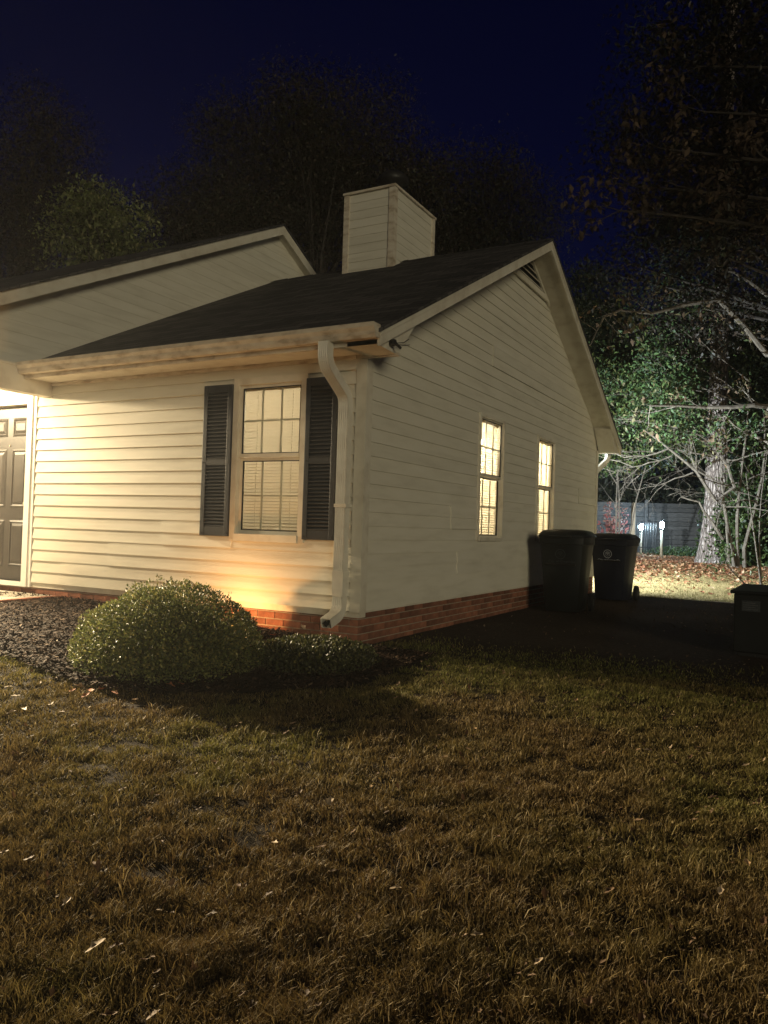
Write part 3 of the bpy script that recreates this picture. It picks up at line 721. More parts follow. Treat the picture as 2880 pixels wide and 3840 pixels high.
# dark bracket with bent wires under the eave return
mb = MB(); mb.lathe([(0.004, -0.03), (0.03, -0.02), (0.036, 0.0), (0.03, 0.025), (0.006, 0.035)], (0.352, -0.165, 2.63), 9)
mb.tube([(0.36, -0.15, 2.63), (0.40, -0.06, 2.65), (0.40, 0.03, 2.70)], 0.004, 5); mb.tube([(0.36, -0.15, 2.62), (0.41, -0.04, 2.63), (0.40, 0.05, 2.655)], 0.004, 5); mb.tube([(0.36, -0.2, 2.64), (0.40, -0.15, 2.60), (0.41, -0.13, 2.585)], 0.012, 6)
mb.build("cable_bracket", 'metal_dark', house)

# ------------------------------------------------------------------ lamps of the place
def point(name, loc, power, col, rad, parent=None):
    l = bpy.data.lights.new(name, 'POINT'); l.energy = power; l.color = col; l.shadow_soft_size = rad
    o_ = bpy.data.objects.new(name, l); o_.location = loc; link(o_, parent); return o_
# porch ceiling light: base and a frosted dome above the beam's lower edge
PL = Vector((-6.5, -1.2, 2.80))
pl_ = empty("porch_light", PL); tag(pl_, "round frosted ceiling light under the porch roof by the door", "ceiling light")
MB().lathe([(0.13, -0.02), (0.14, -0.01), (0.14, 0.0)], (0, 0, 0), 24).build("lamp_base", 'brass', pl_, True)
MB().lathe([(0.012, -0.085), (0.05, -0.080), (0.09, -0.062), (0.12, -0.035), (0.125, -0.021)], (0, 0, 0), 24).build("lamp_dome", 'bulb_warm', pl_, True)
point("porch_lamp", (0, 0, -0.13), 900, (1.0, 0.80, 0.50), 0.07, pl_)
# security floodlight farther along the front wall, aimed across the lawn
pn_ = empty("wall_floodlight", (-7.6, -0.02, 2.62)); tag(pn_, "security floodlight on the front wall beyond the left edge of view", "floodlight")
MB().box(-0.07, 0.07, -0.03, 0.018, -0.07, 0.07).build("wall_plate", 'metal_dark', pn_); MB().tube([(0, -0.03, 0), (0, -0.16, 0.0), (0.02, -0.20, -0.01)], 0.018, 8).build("arm", 'metal_dark', pn_)
fd = Vector((0.84, -0.54, -0.20)).normalized()
MB().tube([Vector((0.0, -0.22, 0)) - fd * 0.04, Vector((0.0, -0.22, 0)) + fd * 0.03, Vector((0.0, -0.22, 0)) + fd * 0.08], [0.04, 0.07, 0.085], 14).build("lamp_head", 'metal_dark', pn_)
MB().tube([Vector((0.0, -0.22, 0)) + fd * 0.081, Vector((0.0, -0.22, 0)) + fd * 0.084], 0.075, 14).build("lens", 'bulb_warm', pn_)
l_ = bpy.data.lights.new("flood_lamp", 'SPOT'); l_.energy = 19000; l_.color = (1.0, 0.80, 0.50); l_.shadow_soft_size = 0.05; l_.spot_size = R(78); l_.spot_blend = 0.9
fo = bpy.data.objects.new("flood_lamp", l_); fo.location = Vector((0.0, -0.22, 0)) + fd * 0.14; fo.rotation_euler = fd.to_track_quat('-Z', 'Y').to_euler(); link(fo, pn_)
# low garden spot behind the bush
gl_ = empty("garden_spotlight", (-1.25, -0.60, float(bedz(-1.25, -0.60)) - 0.03)); tag(gl_, "small amber garden spotlight at the brick base behind the bush", "garden light")
MB().tube([(0, 0, -0.06), (0, 0, 0.05)], 0.008, 8).build("stake", 'metal_dark', gl_)
MB().tube([(0, -0.02, 0.05), (0.005, 0.03, 0.075), (0.008, 0.055, 0.088)], [0.022, 0.032, 0.036], 12).build("lamp_head", 'metal_dark', gl_)
MB().tube([(0.008, 0.056, 0.0885), (0.0082, 0.0575, 0.0893)], 0.03, 12).build("lens", 'bulb_amber', gl_)
point("garden_lamp", (0.012, 0.10, 0.105), 36, (1.0, 0.48, 0.16), 0.02, gl_)
# rear floodlight under the back eave
fl_ = empty("rear_floodlight", (-1.75, 8.86, 2.59)); tag(fl_, "white floodlight under the rear eave lighting the back garden", "floodlight")
MB().lathe([(0.05, 0.0), (0.05, -0.02), (0.015, -0.03), (0.015, -0.06)], (0, 0, 0), 12).build("mount", 'white_paint', fl_)
MB().tube([(0, -0.02, -0.07), (0, 0.05, -0.09), (0, 0.09, -0.10)], [0.03, 0.05, 0.055], 12).build("lamp_head", 'white_paint', fl_)
MB().tube([(0, 0.091, -0.1003), (0, 0.093, -0.101)], 0.048, 12).build("lens", 'bulb_cool', fl_)
l_ = bpy.data.lights.new("flood_lamp", 'SPOT'); l_.energy = 5200; l_.color = (0.84, 0.95, 1.0); l_.shadow_soft_size = 0.035; l_.spot_size = R(168); l_.spot_blend = 0.85
fo = bpy.data.objects.new("flood_lamp", l_); fo.location = (0, 0.17, -0.12); fo.rotation_euler = Vector((0.5, 1.0, -0.50)).to_track_quat('-Z', 'Y').to_euler(); link(fo, fl_)
# room lamps; the front-window one is added to brighten its blind
for (nm, loc, pw) in (("room_lamp", (-0.9, 3.0, 2.30), 290), ("room_lamp", (-1.0, 5.6, 2.30), 340), ("room_lamp", (-1.1, 1.25, 2.30), 82)):
    e = empty("room_ceiling_light", loc)
    MB().lathe([(0.09, 0.20), (0.09, 0.27)], (0, 0, 0), 16).build("lamp_base", 'white_paint', e); MB().tube([(0, 0, 0.09), (0, 0, 0.2)], 0.008, 6).build("cord", 'white_paint', e)
    MB().lathe([(0.02, 0.05), (0.10, 0.02), (0.10, 0.028), (0.022, 0.09)], (0, 0, 0), 16).build("lamp_shade", 'brass', e)
    point(nm, (0, 0, -0.03), pw, (1.0, 0.86, 0.63), 0.05, e)
    tag(e, "warm ceiling light inside the room behind the " + ("front window, added to brighten its blind" if loc[1] < 2 else "first side window" if loc[1] < 4 else "second side window"), "ceiling light")
e = empty("window_bulb", (-0.040, 2.885, 2.125)); tag(e, "bare bright bulb behind the glass of the first side window", "lamp")
MB().lathe([(0.003, -0.026), (0.011, -0.016), (0.013, 0.0), (0.011, 0.014), (0.007, 0.026), (0.007, 0.04)], (0, 0, 0), 14).build("bulb", 'bulb_room', e, True)
MB().tube([(0, 0, 0.06), (0, 0, 0.255)], 0.003, 6).build("cord", 'black_rubber', e); MB().lathe([(0.009, 0.036), (0.009, 0.06), (0.004, 0.066)], (0, 0, 0), 10).build("socket", 'black_rubber', e)


# ------------------------------------------------------------------ rubbish bins
def superrect(hw, hd, z, n=20, e=5.0):
    r_ = []
    for k in range(n):
        a_ = 2 * math.pi * (k + 0.5) / n; c_, s_ = math.cos(a_), math.sin(a_)
        q = (abs(c_) ** e + abs(s_) ** e) ** (-1 / e); r_.append((hw * q * c_, hd * q * s_, z))
    return r_
def loft(mb, rings, cap=True):
    k0 = len(mb.v); n = len(rings[0])
    for r_ in rings: mb.v += [tuple(p) for p in r_]
    for i in range(len(rings) - 1):
        for k in range(n):
            a0 = k0 + i * n + k; a1 = k0 + i * n + (k + 1) % n; mb.f.append((a0, a1, a1 + n, a0 + n))
    if cap: mb.f.append(tuple(k0 + k for k in range(n - 1, -1, -1))); mb.f.append(tuple(k0 + (len(rings) - 1) * n + k for k in range(n)))
    return mb

def text_part(name, txt, size, loc, parent, mat, rot=(R(90), 0, 0)):
    cu = bpy.data.curves.new(name, 'FONT'); cu.body = txt; cu.size = size; cu.align_x = 'CENTER'; cu.extrude = 0.0006
    tmp = bpy.data.objects.new(name, cu); COL.objects.link(tmp); dg = bpy.context.evaluated_depsgraph_get()
    me = bpy.data.meshes.new_from_object(tmp.evaluated_get(dg)); bpy.data.objects.remove(tmp); me.materials.clear(); me.materials.append(MATS[mat])
    o_ = bpy.data.objects.new(name, me); o_.location = loc; o_.rotation_euler = rot
    return link(o_, parent)

def wheelie_bin(loc, rz, h, mat, pr, label, lean=0.0):
    e = empty("rubbish_bin", loc); e.rotation_euler = (0, lean, rz); tag(e, label, "bin", "rubbish bins beside the gable wall")
    bt = h - 0.14     # rim height
    sh = lambda r_, dy: [(x, y + dy, z) for (x, y, z) in r_]
    mb = MB(); loft(mb, [sh(superrect(0.24, 0.27, 0.03), -0.02), sh(superrect(0.255, 0.285, 0.06), -0.02), sh(superrect(0.29, 0.33, 0.55), -0.01), superrect(0.325, 0.375, bt - 0.09), superrect(0.34, 0.39, bt - 0.085), superrect(0.342, 0.392, bt)])
    body = mb.build("body", mat, e, True)
    m_ = body.modifiers.new("edge", 'EDGE_SPLIT'); m_.split_angle = R(40)
    mb = MB(); loft(mb, [superrect(0.352, 0.402, bt + 0.002), superrect(0.356, 0.406, bt + 0.03), superrect(0.345, 0.395, bt + 0.05), superrect(0.30, 0.33, bt + 0.095), superrect(0.20, 0.22, bt + 0.115)])
    lid = mb.build("lid", mat, e, True); m_ = lid.modifiers.new("edge", 'EDGE_SPLIT'); m_.split_angle = R(40)
    mb = MB(); mb.box(-0.15, 0.15, -0.435, -0.395, bt + 0.004, bt + 0.026); mb.build("lid_grip", mat, lid, bevel=0.006)
    mb = MB()
    for x in (-0.26, 0.26): mb.box(x - 0.02, x + 0.02, 0.38, 0.47, bt - 0.03, bt + 0.045)
    mb.tube([(-0.28, 0.455, bt + 0.015), (0.28, 0.455, bt + 0.015)], 0.016, 10); mb.build("handle", mat, e)
    for x in (-0.29, 0.29):
        mb = MB(); mb.tube([(x - 0.028, 0.27, 0.125), (x - 0.02, 0.27, 0.125), (x + 0.02, 0.27, 0.125), (x + 0.028, 0.27, 0.125)], [0.105, 0.125, 0.125, 0.105], 20); wh = mb.build("wheel", 'black_rubber', e)
        mb = MB(); mb.tube([(x - 0.031, 0.27, 0.125), (x + 0.031, 0.27, 0.125)], 0.05, 12); mb.build("hub", 'metal_dark', wh)
    mb = MB(); mb.tube([(-0.27, 0.27, 0.125), (0.27, 0.27, 0.125)], 0.012, 8); mb.build("axle", 'metal_dark', e)
    # front lift bar and printed emblem
    mb = MB(); mb.tube([(-0.2, -0.352, 0.66), (0.2, -0.352, 0.66)], 0.014, 8); mb.build("lift_bar", 'metal_dark', e)
    yF = lambda z: -(0.34 + 0.045 * (z - 0.55) / (bt - 0.64)) - 0.003
    zc = bt - 0.22; slope = math.atan2(0.045, bt - 0.64)
    em = empty("emblem", (0, yF(zc), zc)); em.parent = e; em.rotation_euler = (R(90) + slope, 0, 0)
    mb = MB()
    n = 28
    for k in range(n):
        a0, a1 = 2 * math.pi * k / n, 2 * math.pi * (k + 1) / n
        for (r0, r1) in ((0.060, 0.068), (0.036, 0.040)):
            mb.add([(r0 * math.cos(a0), r0 * math.sin(a0), 0), (r1 * math.cos(a0), r1 * math.sin(a0), 0), (r1 * math.cos(a1), r1 * math.sin(a1), 0), (r0 * math.cos(a1), r0 * math.sin(a1), 0)], [(0, 1, 2, 3)])
    for k in range(5):
        a_ = math.pi / 2 + (k - 2) * 0.5
        mb.add([(0.0, -0.026, 0), (0.03 * math.cos(a_ - 0.12), 0.03 * math.sin(a_ - 0.12), 0), (0.034 * math.cos(a_), 0.034 * math.sin(a_), 0), (0.03 * math.cos(a_ + 0.12), 0.03 * math.sin(a_ + 0.12), 0)], [(0, 1, 2, 3)])
    ring = mb.build("emblem_mark", pr, em)
    text_part("lettering", "City of Greenville", 0.05, (0.02, -0.115, 0.0), em, pr, (0, 0, 0))
    return e
b1 = wheelie_bin((0.545, 4.72, float(gz(0.5, 4.7)) - 0.005), R(2), 1.16, 'bin_green', 'print_faint', "dark green-black wheeled bin standing under the second lit side window")
b2 = wheelie_bin((0.66, 7.18, float(gz(0.66, 7.1)) - 0.005), R(-5), 1.13, 'bin_navy', 'print_white', "navy wheeled bin with white city emblem and lettering, farther along the wall")

# low utility box at the right edge
ub = empty("utility_box", (3.30, 2.45, float(gz(3.3, 2.4)) - 0.01)); ub.rotation_euler = (0, 0, R(-4)); tag(ub, "low dark utility box with a pale label at the right edge", "utility box")
mb = MB(); mb.box(-0.40, 0.42, -0.36, 0.36, 0.05, 0.60); mb.build("body", 'box_paint', ub, bevel=0.012)
mb = MB(); mb.add([(-0.43, -0.39, 0.60), (0.45, -0.39, 0.60), (0.45, 0.39, 0.60), (-0.43, 0.39, 0.60), (-0.43, -0.39, 0.63), (0.45, -0.39, 0.63), (0.45, 0.39, 0.66), (-0.43, 0.39, 0.66)], [(3, 2, 1, 0), (4, 5, 6, 7), (0, 1, 5, 4), (1, 2, 6, 5), (2, 3, 7, 6), (3, 0, 4, 7)]); mb.build("lid", 'box_paint', ub, bevel=0.01)
MB().box(-0.37, 0.39, -0.33, 0.33, -0.10, 0.05).build("pad", 'black_rubber', ub)
lb = MB().box(-0.33, -0.17, -0.3635, -0.3605, 0.44, 0.54).build("label_plate", 'print_faint', ub)
mb = MB()
for k in range(4): mb.box(-0.318, -0.19 - 0.02 * (k % 2), -0.3648, -0.3636, 0.455 + k * 0.02, 0.462 + k * 0.02)
mb.build("label_print", 'print_mid', lb)
MB().box(-0.02, 0.04, -0.378, -0.361, 0.30, 0.42).build("latch", 'metal_dark', ub)

# ------------------------------------------------------------------ fence and lamps at the back of the garden
def ray_pt(px, py, depth):
    """a place in the garden at a given distance, used once to lay things out"""
    v = fw * depth + rt * ((px - 1440) / 2935.06 * depth) - up * ((py - 1920) / 2935.06 * depth)
    return Vector((3.5193, -6.0131, 1.0467)) + v
fa = ray_pt(2200, 2100, 26.5); fb = ray_pt(2660, 2100, 26.0)
fence = empty("back_fence", (fa.x, fa.y, float(gz(fa.x, fa.y)))); tag(fence, "weathered grey fence of horizontal boards behind the garden lamps", "fence")
dv = Vector((fb.x - fa.x, fb.y - fa.y, 0)); ang = math.atan2(dv.y, dv.x); fence.rotation_euler = (0, 0, ang)
PW = 1.9
bmesh_b = MB().box(0, PW - 0.02, -0.012, 0.012, 0, 0.142).mesh("board", 'fence_wood')
for p in range(-1, 5):
    for k in range(11):
        o_ = bpy.data.objects.new("board", bmesh_b); o_.location = (p * PW + random.uniform(-0.004, 0.004), random.uniform(-0.006, 0.006), 0.06 + k * 0.152); o_.rotation_euler = (0, random.uniform(-0.004, 0.004), 0); link(o_, fence)
bm_p = MB().box(-0.05, 0.05, -0.13, -0.03, -0.2, 1.82).mesh("post", 'fence_wood')
for p in range(-1, 6):
    o_ = bpy.data.objects.new("post", bm_p); o_.location = (p * PW - 0.01, 0, 0); link(o_, fence)
ga = ray_pt(2386, 2100, 24.6)
gate = empty("picket_gate", (ga.x, ga.y, gz(ga.x, ga.y).item())); gate.rotation_euler = (0, 0, ang); tag(gate, "narrow picket gate with thin dark pickets before the left garden lamp", "gate")
pk = MB().prism([(-0.012, 0.1), (0.012, 0.1), (0.012, 1.02), (0, 1.06), (-0.012, 1.02)], 1, -0.01, 0.01).mesh("picket", 'metal_dark')
for k in range(8):
    o_ = bpy.data.objects.new("picket", pk); o_.location = (0.03 + k * 0.078, 0, 0); link(o_, gate)
for z in (0.25, 0.95): MB().box(0.0, 0.61, 0.012, 0.03, z, z + 0.035).build("rail", 'metal_dark', gate)

pp = ray_pt(2372, 2105, 23.0)
gp_ = empty("fence_post", (pp.x, pp.y, float(gz(pp.x, pp.y)))); tag(gp_, "tall pale square timber post standing alone before the fence", "post")
MB().box(-0.06, 0.06, -0.06, 0.06, -0.2, 1.60).build("shaft", 'post_wood', gp_, bevel=0.006); MB().add([], []) 
mb = MB(); mb.add([(-0.06, -0.06, 1.60), (0.06, -0.06, 1.60), (0.06, 0.06, 1.60), (-0.06, 0.06, 1.60), (0, 0, 1.63)], [(0, 1, 4), (1, 2, 4), (2, 3, 4), (3, 0, 4)]); mb.build("cap", 'post_wood', gp_)

def yard_lamp(px, py, depth, power, label, rad):
    p = ray_pt(px, py, depth); zg_ = float(gz(p.x, p.y))
    e = empty("garden_lamp_post", (p.x, p.y, zg_)); h = p.z - zg_
    tag(e, label, "lamp post", "garden lamps by the back fence")
    MB().tube([(0, 0, -0.1), (0, 0, h - 0.16)], [0.045, 0.038], 10).build("post", 'post_wood', e, True)
    MB().lathe([(0.05, h - 0.16), (0.07, h - 0.13), (0.07, h - 0.115)], (0, 0, 0), 14).build("collar", 'metal_dark', e)
    MB().lathe([(0.03, h - 0.114), (rad, h - 0.05), (rad * 1.05, h), (rad, h + 0.05), (0.03, h + 0.10)], (0, 0, 0), 16).build("globe", 'bulb_cool', e, True)
    MB().lathe([(0.09, h + 0.10), (0.07, h + 0.13), (0.01, h + 0.16)], (0, 0, 0), 14).build("cap", 'metal_dark', e)
    point("lamp", (-0.15, -0.25, h), power, (0.50, 0.78, 1.0), 0.05, e)
yard_lamp(2405, 1975, 25.2, 80, "garden lamp glowing behind the thin picket gate, left of the pair", 0.062)
yard_lamp(2482, 1968, 24.0, 80, "garden lamp on a white post before the boards, right of the pair", 0.056)

# ------------------------------------------------------------------ foliage and trees
def palette(n, cols, wts, var=0.25):
    cols = np.array(cols); k = RNG.choice(len(cols), n, p=np.array(wts) / sum(wts)); c = cols[k] * (1 + var * (RNG.random((n, 1)) * 2 - 1)); return np.clip(c, 0.003, 1)

def grow(mb, p, d, L, r, depth, tips, bend=0.25, up_=0.0, kids=(3, 5), ratio=0.62, spread=0.8, sides=6, droop=0.0, segs=5):
    p = Vector(p); d = Vector(d).normalized(); pts = [p.copy()]; rad = [r]; dirs = []
    for i in range(segs):
        d = (d + Vector((random.uniform(-1, 1), random.uniform(-1, 1), random.uniform(-1, 1) + up_ - droop * (i / segs))) * bend).normalized()
        p = p + d * (L / segs); pts.append(p.copy()); rad.append(max(r * (1 - 0.72 * (i + 1) / segs), 0.0022)); dirs.append(d.copy())
    mb.tube(pts, rad, max(3, sides), cap=False)
    if depth <= 0:
        tips.append((pts[-1], dirs[-1])); tips.append((pts[-3], dirs[-2])); return
    for i in range(random.randint(*kids)):
        t_ = random.uniform(0.3, 1.0); k = min(int(t_ * segs), segs - 1); q = pts[k].lerp(pts[k + 1], t_ * segs - k)
        side_ = Vector((random.uniform(-1, 1), random.uniform(-1, 1), random.uniform(-0.6, 0.9))); side_ -= dirs[k] * side_.dot(dirs[k]); side_.normalize()
        nd = (dirs[k] + side_ * spread * random.uniform(0.6, 1.3)).normalized()
        grow(mb, q, nd, L * ratio * random.uniform(0.7, 1.15), rad[k] * 0.62, depth - 1, tips, bend * 1.15, up_, kids, ratio, spread, sides - 1, droop, max(3, segs - 1))
    tips.append((pts[-1], dirs[-1]))

def leaf_cloud(name, C, sig, per, size, cols, wts, mat, parent, droop=0.35, aspect=0.5, clumps=None):
    C = np.array(C, float); n = len(C) * per
    P = np.repeat(C, per, axis=0) + np.clip(RNG.normal(0, 1, (n, 3)), -1.5, 1.5) * np.array(sig)
    D = RNG.normal(0, 1, (n, 3)); D[:, 2] -= droop * 1.5; U = RNG.normal(0, 0.55, (n, 3)); U[:, 2] += 1
    sz = size * (0.6 + 0.8 * RNG.random(n)); col = palette(n, cols, wts)
    return leaves(name, P, sz, D, U, col, mat, parent, aspect)

def big_tree(name, base, h, crown_c, crown_r, ncl, per, size, cols, wts, label, trunk_r=0.28, sig=0.45, mat='foliage', limbs=26, group=None, lean=(0, 0), hole=0.36):
    base = Vector(base); e = empty(name, base); tag(e, label, "tree", group)
    cc = np.array(crown_c, float) - np.array(base); cr = np.array(crown_r, float)
    # clusters: shell-weighted, thinned by noise so that gaps stay open
    Q = RNG.normal(0, 1, (ncl * 4, 3)); Q = unit(Q) * (RNG.random((len(Q), 1)) ** 0.45)
    C = cc + Q * cr; C = C[vnoise(C + np.array(base), 1.2 / max(1.0, cr.mean() * 0.35), 7) > hole][:ncl]
    bulge = 1 + 0.28 * (vnoise(unit(Q[:len(C)]) * 3, 1.0, 9)[:, None] - 0.5); C = cc + (C - cc) * bulge
    mb = MB(); top = Vector((cc[0], cc[1], cc[2] + cr[2] * 0.3))
    pts = [Vector((0, 0, -0.2)), Vector((lean[0] * 0.3, lean[1] * 0.3, h * 0.2)), Vector((cc[0] * 0.5, cc[1] * 0.5, cc[2] * 0.55)), top]
    mb.tube([pts[0], pts[1], pts[2], (pts[2] + top) / 2, top], [trunk_r * 1.35, trunk_r, trunk_r * 0.75, trunk_r * 0.5, trunk_r * 0.15], 10, cap=False)
    for k in RNG.choice(len(C), min(limbs, len(C)), replace=False):
        c_ = Vector(C[k]); t_ = min(max(c_.z / max(top.z, 0.1) * 0.75, 0.25), 0.9); st = pts[1].lerp(pts[2], min(t_ * 1.3, 1)) if t_ < 0.7 else pts[2].lerp(top, (t_ - 0.7) / 0.3)
        mid = st.lerp(c_, 0.5) + Vector((random.uniform(-0.3, 0.3), random.uniform(-0.3, 0.3), 0.4)); mb.tube([st, st.lerp(mid, 0.5) + Vector((0, 0, 0.1)), mid, c_], [trunk_r * 0.35, trunk_r * 0.26, trunk_r * 0.16, 0.015], 5, cap=False)
    mb.build("trunk", 'dark_bark', e, True)
    leaf_cloud("crown", C, (sig, sig, sig * 0.7), per, size, cols, wts, mat, e)
    return e

OAK = [(0.042, 0.031, 0.019), (0.036, 0.031, 0.018), (0.030, 0.034, 0.017), (0.055, 0.035, 0.022)]
GRN = [(0.05, 0.085, 0.022), (0.035, 0.065, 0.02), (0.075, 0.10, 0.03)]
def gzf(x, y): return float(gz(x, y))
def tree_at(px, depth):
    p = ray_pt(px, 1990, depth); return (p.x, p.y, gzf(p.x, p.y))
def crown_at(px, py, depth): return tuple(ray_pt(px, py, depth))
# trees behind the house
big_tree("oak_tree", tree_at(1180, 32), 9, crown_at(1180, 700, 32), (5.0, 4.2, 4.0), 330, 300, 0.11, OAK, (3, 3, 2, 1), "large rounded dark tree standing behind the house chimney", 0.4, 0.75, group="trees behind the house")
big_tree("oak_tree", tree_at(1720, 30), 6, crown_at(1730, 850, 30), (3.7, 3.4, 2.5), 230, 240, 0.105, OAK, (2, 3, 3, 1), "dim tree showing between the chimney and the gable peak", 0.3, 0.65, group="trees behind the house")
big_tree("oak_tree", tree_at(820, 30), 6, crown_at(830, 900, 30), (3.4, 3.2, 2.4), 190, 240, 0.105, OAK, (2, 3, 3, 1), "dim tree rising behind the upper roof's peak", 0.3, 0.65, group="trees behind the house")
big_tree("maple_tree", tree_at(400, 19), 6, crown_at(400, 900, 19), (1.3, 1.2, 1.15), 90, 130, 0.10, [(0.22, 0.24, 0.10), (0.16, 0.19, 0.07), (0.28, 0.27, 0.12)], (3, 3, 1), "small green tree with light put into its leaf colour, above the upper roof on the left", 0.14, 0.32, group="trees behind the house")  # leaf colours raised in place of light falling on this tree
big_tree("oak_tree", tree_at(60, 30), 8, crown_at(80, 760, 30), (3.0, 3.0, 4.6), 200, 220, 0.105, OAK, (3, 2, 2, 2), "tall dim tree at the left edge of the picture", 0.3, 0.65, group="trees behind the house")
# trees to the right
big_tree("cedar_tree", tree_at(2215, 36), 8, crown_at(2215, 1240, 36), (1.7, 1.7, 3.2), 110, 180, 0.14, [(0.035, 0.05, 0.025), (0.05, 0.06, 0.03)], (1, 1), "narrow dark tree in the gap right of the gable peak", 0.2, 0.45, group="trees right of the house")
big_tree("dark_tree", tree_at(2480, 34), 9, crown_at(2520, 1480, 34), (4.2, 3.6, 3.6), 260, 150, 0.17, [(0.04, 0.05, 0.022), (0.05, 0.045, 0.025), (0.03, 0.045, 0.02)], (2, 1, 2), "dense dark tree beyond the fence behind the pine trunk", 0.3, 0.7, group="trees right of the house", hole=0.3)
big_tree("dark_tree", tree_at(2850, 30), 9, crown_at(2830, 1450, 30), (4.2, 3.6, 4.6), 260, 150, 0.17, [(0.035, 0.05, 0.022), (0.04, 0.045, 0.025), (0.03, 0.045, 0.02)], (2, 1, 2), "dense dark tree at the right edge beyond the garden", 0.3, 0.7, group="trees right of the house", hole=0.3)
big_tree("oak_tree", (7.4, 13.5, gzf(7.4, 13.5)), 9, crown_at(2830, 560, 17), (3.3, 3.4, 4.4), 240, 190, 0.11, [(0.022, 0.018, 0.013), (0.018, 0.019, 0.011), (0.030, 0.02, 0.014)], (2, 2, 1), "tall black tree filling the upper right corner", 0.35, 0.6, group="trees right of the house", hole=0.36)

# --- the pine with its thick plated trunk
pb = ray_pt(2672, 2118, 20.0); pz = gzf(pb.x, pb.y)
pine = empty("pine_tree", (pb.x, pb.y, pz)); tag(pine, "thick pine trunk with furrowed plated bark, lit pale, beyond the leaf litter", "tree")
N, S_ = 90, 36; V = []; 
hts = np.linspace(-0.2, 15, N); 
for z in hts:
    r0 = 0.275 + 0.20 * math.exp(-max(z, 0) / 0.65) - 0.011 * max(z, 0)
    for k in range(S_):
        a_ = 2 * math.pi * k / S_; fl = 1 + 0.12 * math.exp(-max(z, 0) / 0.5) * math.sin(a_ * 5 + 1)
        V.append((r0 * fl * math.cos(a_) + 0.02 * math.sin(z * 0.9) + 0.012 * z, r0 * fl * math.sin(a_), z))
V = np.array(V); nn = (vnoise(V * np.array([1, 1, 0.35]), 9, 4) - 0.5) * 0.045; rad_ = unit(V * np.array([1, 1, 0])); V = V + rad_ * nn[:, None]
I = np.arange(N * S_).reshape(N, S_); J_ = np.roll(I, -1, axis=1); F = np.stack([I[:-1], J_[:-1], J_[1:], I[1:]], -1).reshape(-1, 4)
link(bpy.data.objects.new("trunk", raw_mesh("trunk", V, F, 'pine_bark', smooth=True)), pine)
mb = MB(); tips = []
for k in range(16):
    z = random.uniform(7.5, 15); a_ = random.uniform(0, 6.28)
    grow(mb, (0.1, 0, z), (math.cos(a_), math.sin(a_), 0.15), random.uniform(1.6, 2.8), 0.06, 1, tips, 0.2)
mb.build("limbs", 'dark_bark', pine)["kind"] = "stuff"
leaf_cloud("crown", [tuple(t_[0]) for t_ in tips], (0.35, 0.35, 0.25), 60, 0.20, [(0.03, 0.05, 0.02), (0.04, 0.06, 0.025)], (1, 1), 'foliage', pine, aspect=0.12)
# ivy on the pine
P = []
for k in range(340):
    z = abs(random.gauss(0, 1.1)) + 0.1; a_ = random.gauss(-0.5, 0.55); r0 = 0.29 + 0.17 * math.exp(-z / 0.55)
    P.append((r0 * math.cos(a_) * 1.04, r0 * math.sin(a_) * 1.04, z))
ivy = empty("ivy", (pb.x, pb.y, pz)); tag(ivy, "green ivy climbing the right side of the pine trunk", "ivy")
leaf_cloud("leaves", P, (0.05, 0.05, 0.10), 4, 0.075, GRN, (2, 2, 1), 'foliage', ivy, aspect=0.8)
mb = MB(); mb.tube([(0.44, -0.2, 0), (0.36, -0.14, 0.8), (0.31, -0.1, 1.8), (0.29, -0.12, 3.0)], 0.012, 5); mb.tube([(0.38, -0.32, 0), (0.28, -0.26, 0.9), (0.24, -0.2, 2.0)], 0.012, 5); mb.build("vine", 'twig_bark', ivy)

# --- multi-stem understorey tree: arching pale branches in front of the pine
ub_ = ray_pt(2768, 2135, 18.6); uz = gzf(ub_.x, ub_.y)
und = empty("understorey_tree", (ub_.x, ub_.y, uz)); tag(und, "several-stemmed small tree with arching bare branches and green leaves, right of the pine", "tree")
mb = MB(); tips = []
toL = -rt.copy(); toL.z = 0; toL.normalize(); toC = -fw.copy(); toC.z = 0; toC.normalize()
for (dx_, top_, lean_) in ((0.0, 4.6, -0.02), (0.14, 4.0, -0.10), (-0.08, 3.6, 0.12)):
    st = Vector((dx_, dx_ * 0.3, -0.1)); q = [st]
    for i in range(1, 8):
        t_ = i / 7; q.append(st + toL * (lean_ * 4 * t_ + 0.12 * math.sin(t_ * 5 + dx_ * 9)) + Vector((0, 0, top_ * t_)) + toC * 0.12 * math.sin(t_ * 4))
    mb.tube(q, [0.050 * (1 - 0.75 * i / 7) for i in range(8)], 7, cap=False)
    for i in range(3, 8):
        for k in range(1):
            s_ = random.choice((1, 1, 1, -0.7)); d_ = toL * s_ + Vector((0, 0, random.uniform(-0.05, 0.5))) + toC * random.uniform(-0.3, 0.8)
            grow(mb, q[i], d_, random.uniform(1.5, 2.5), 0.020, 3, tips, 0.20, 0.05, (3, 4), 0.6, 0.75, 6, 0.35)
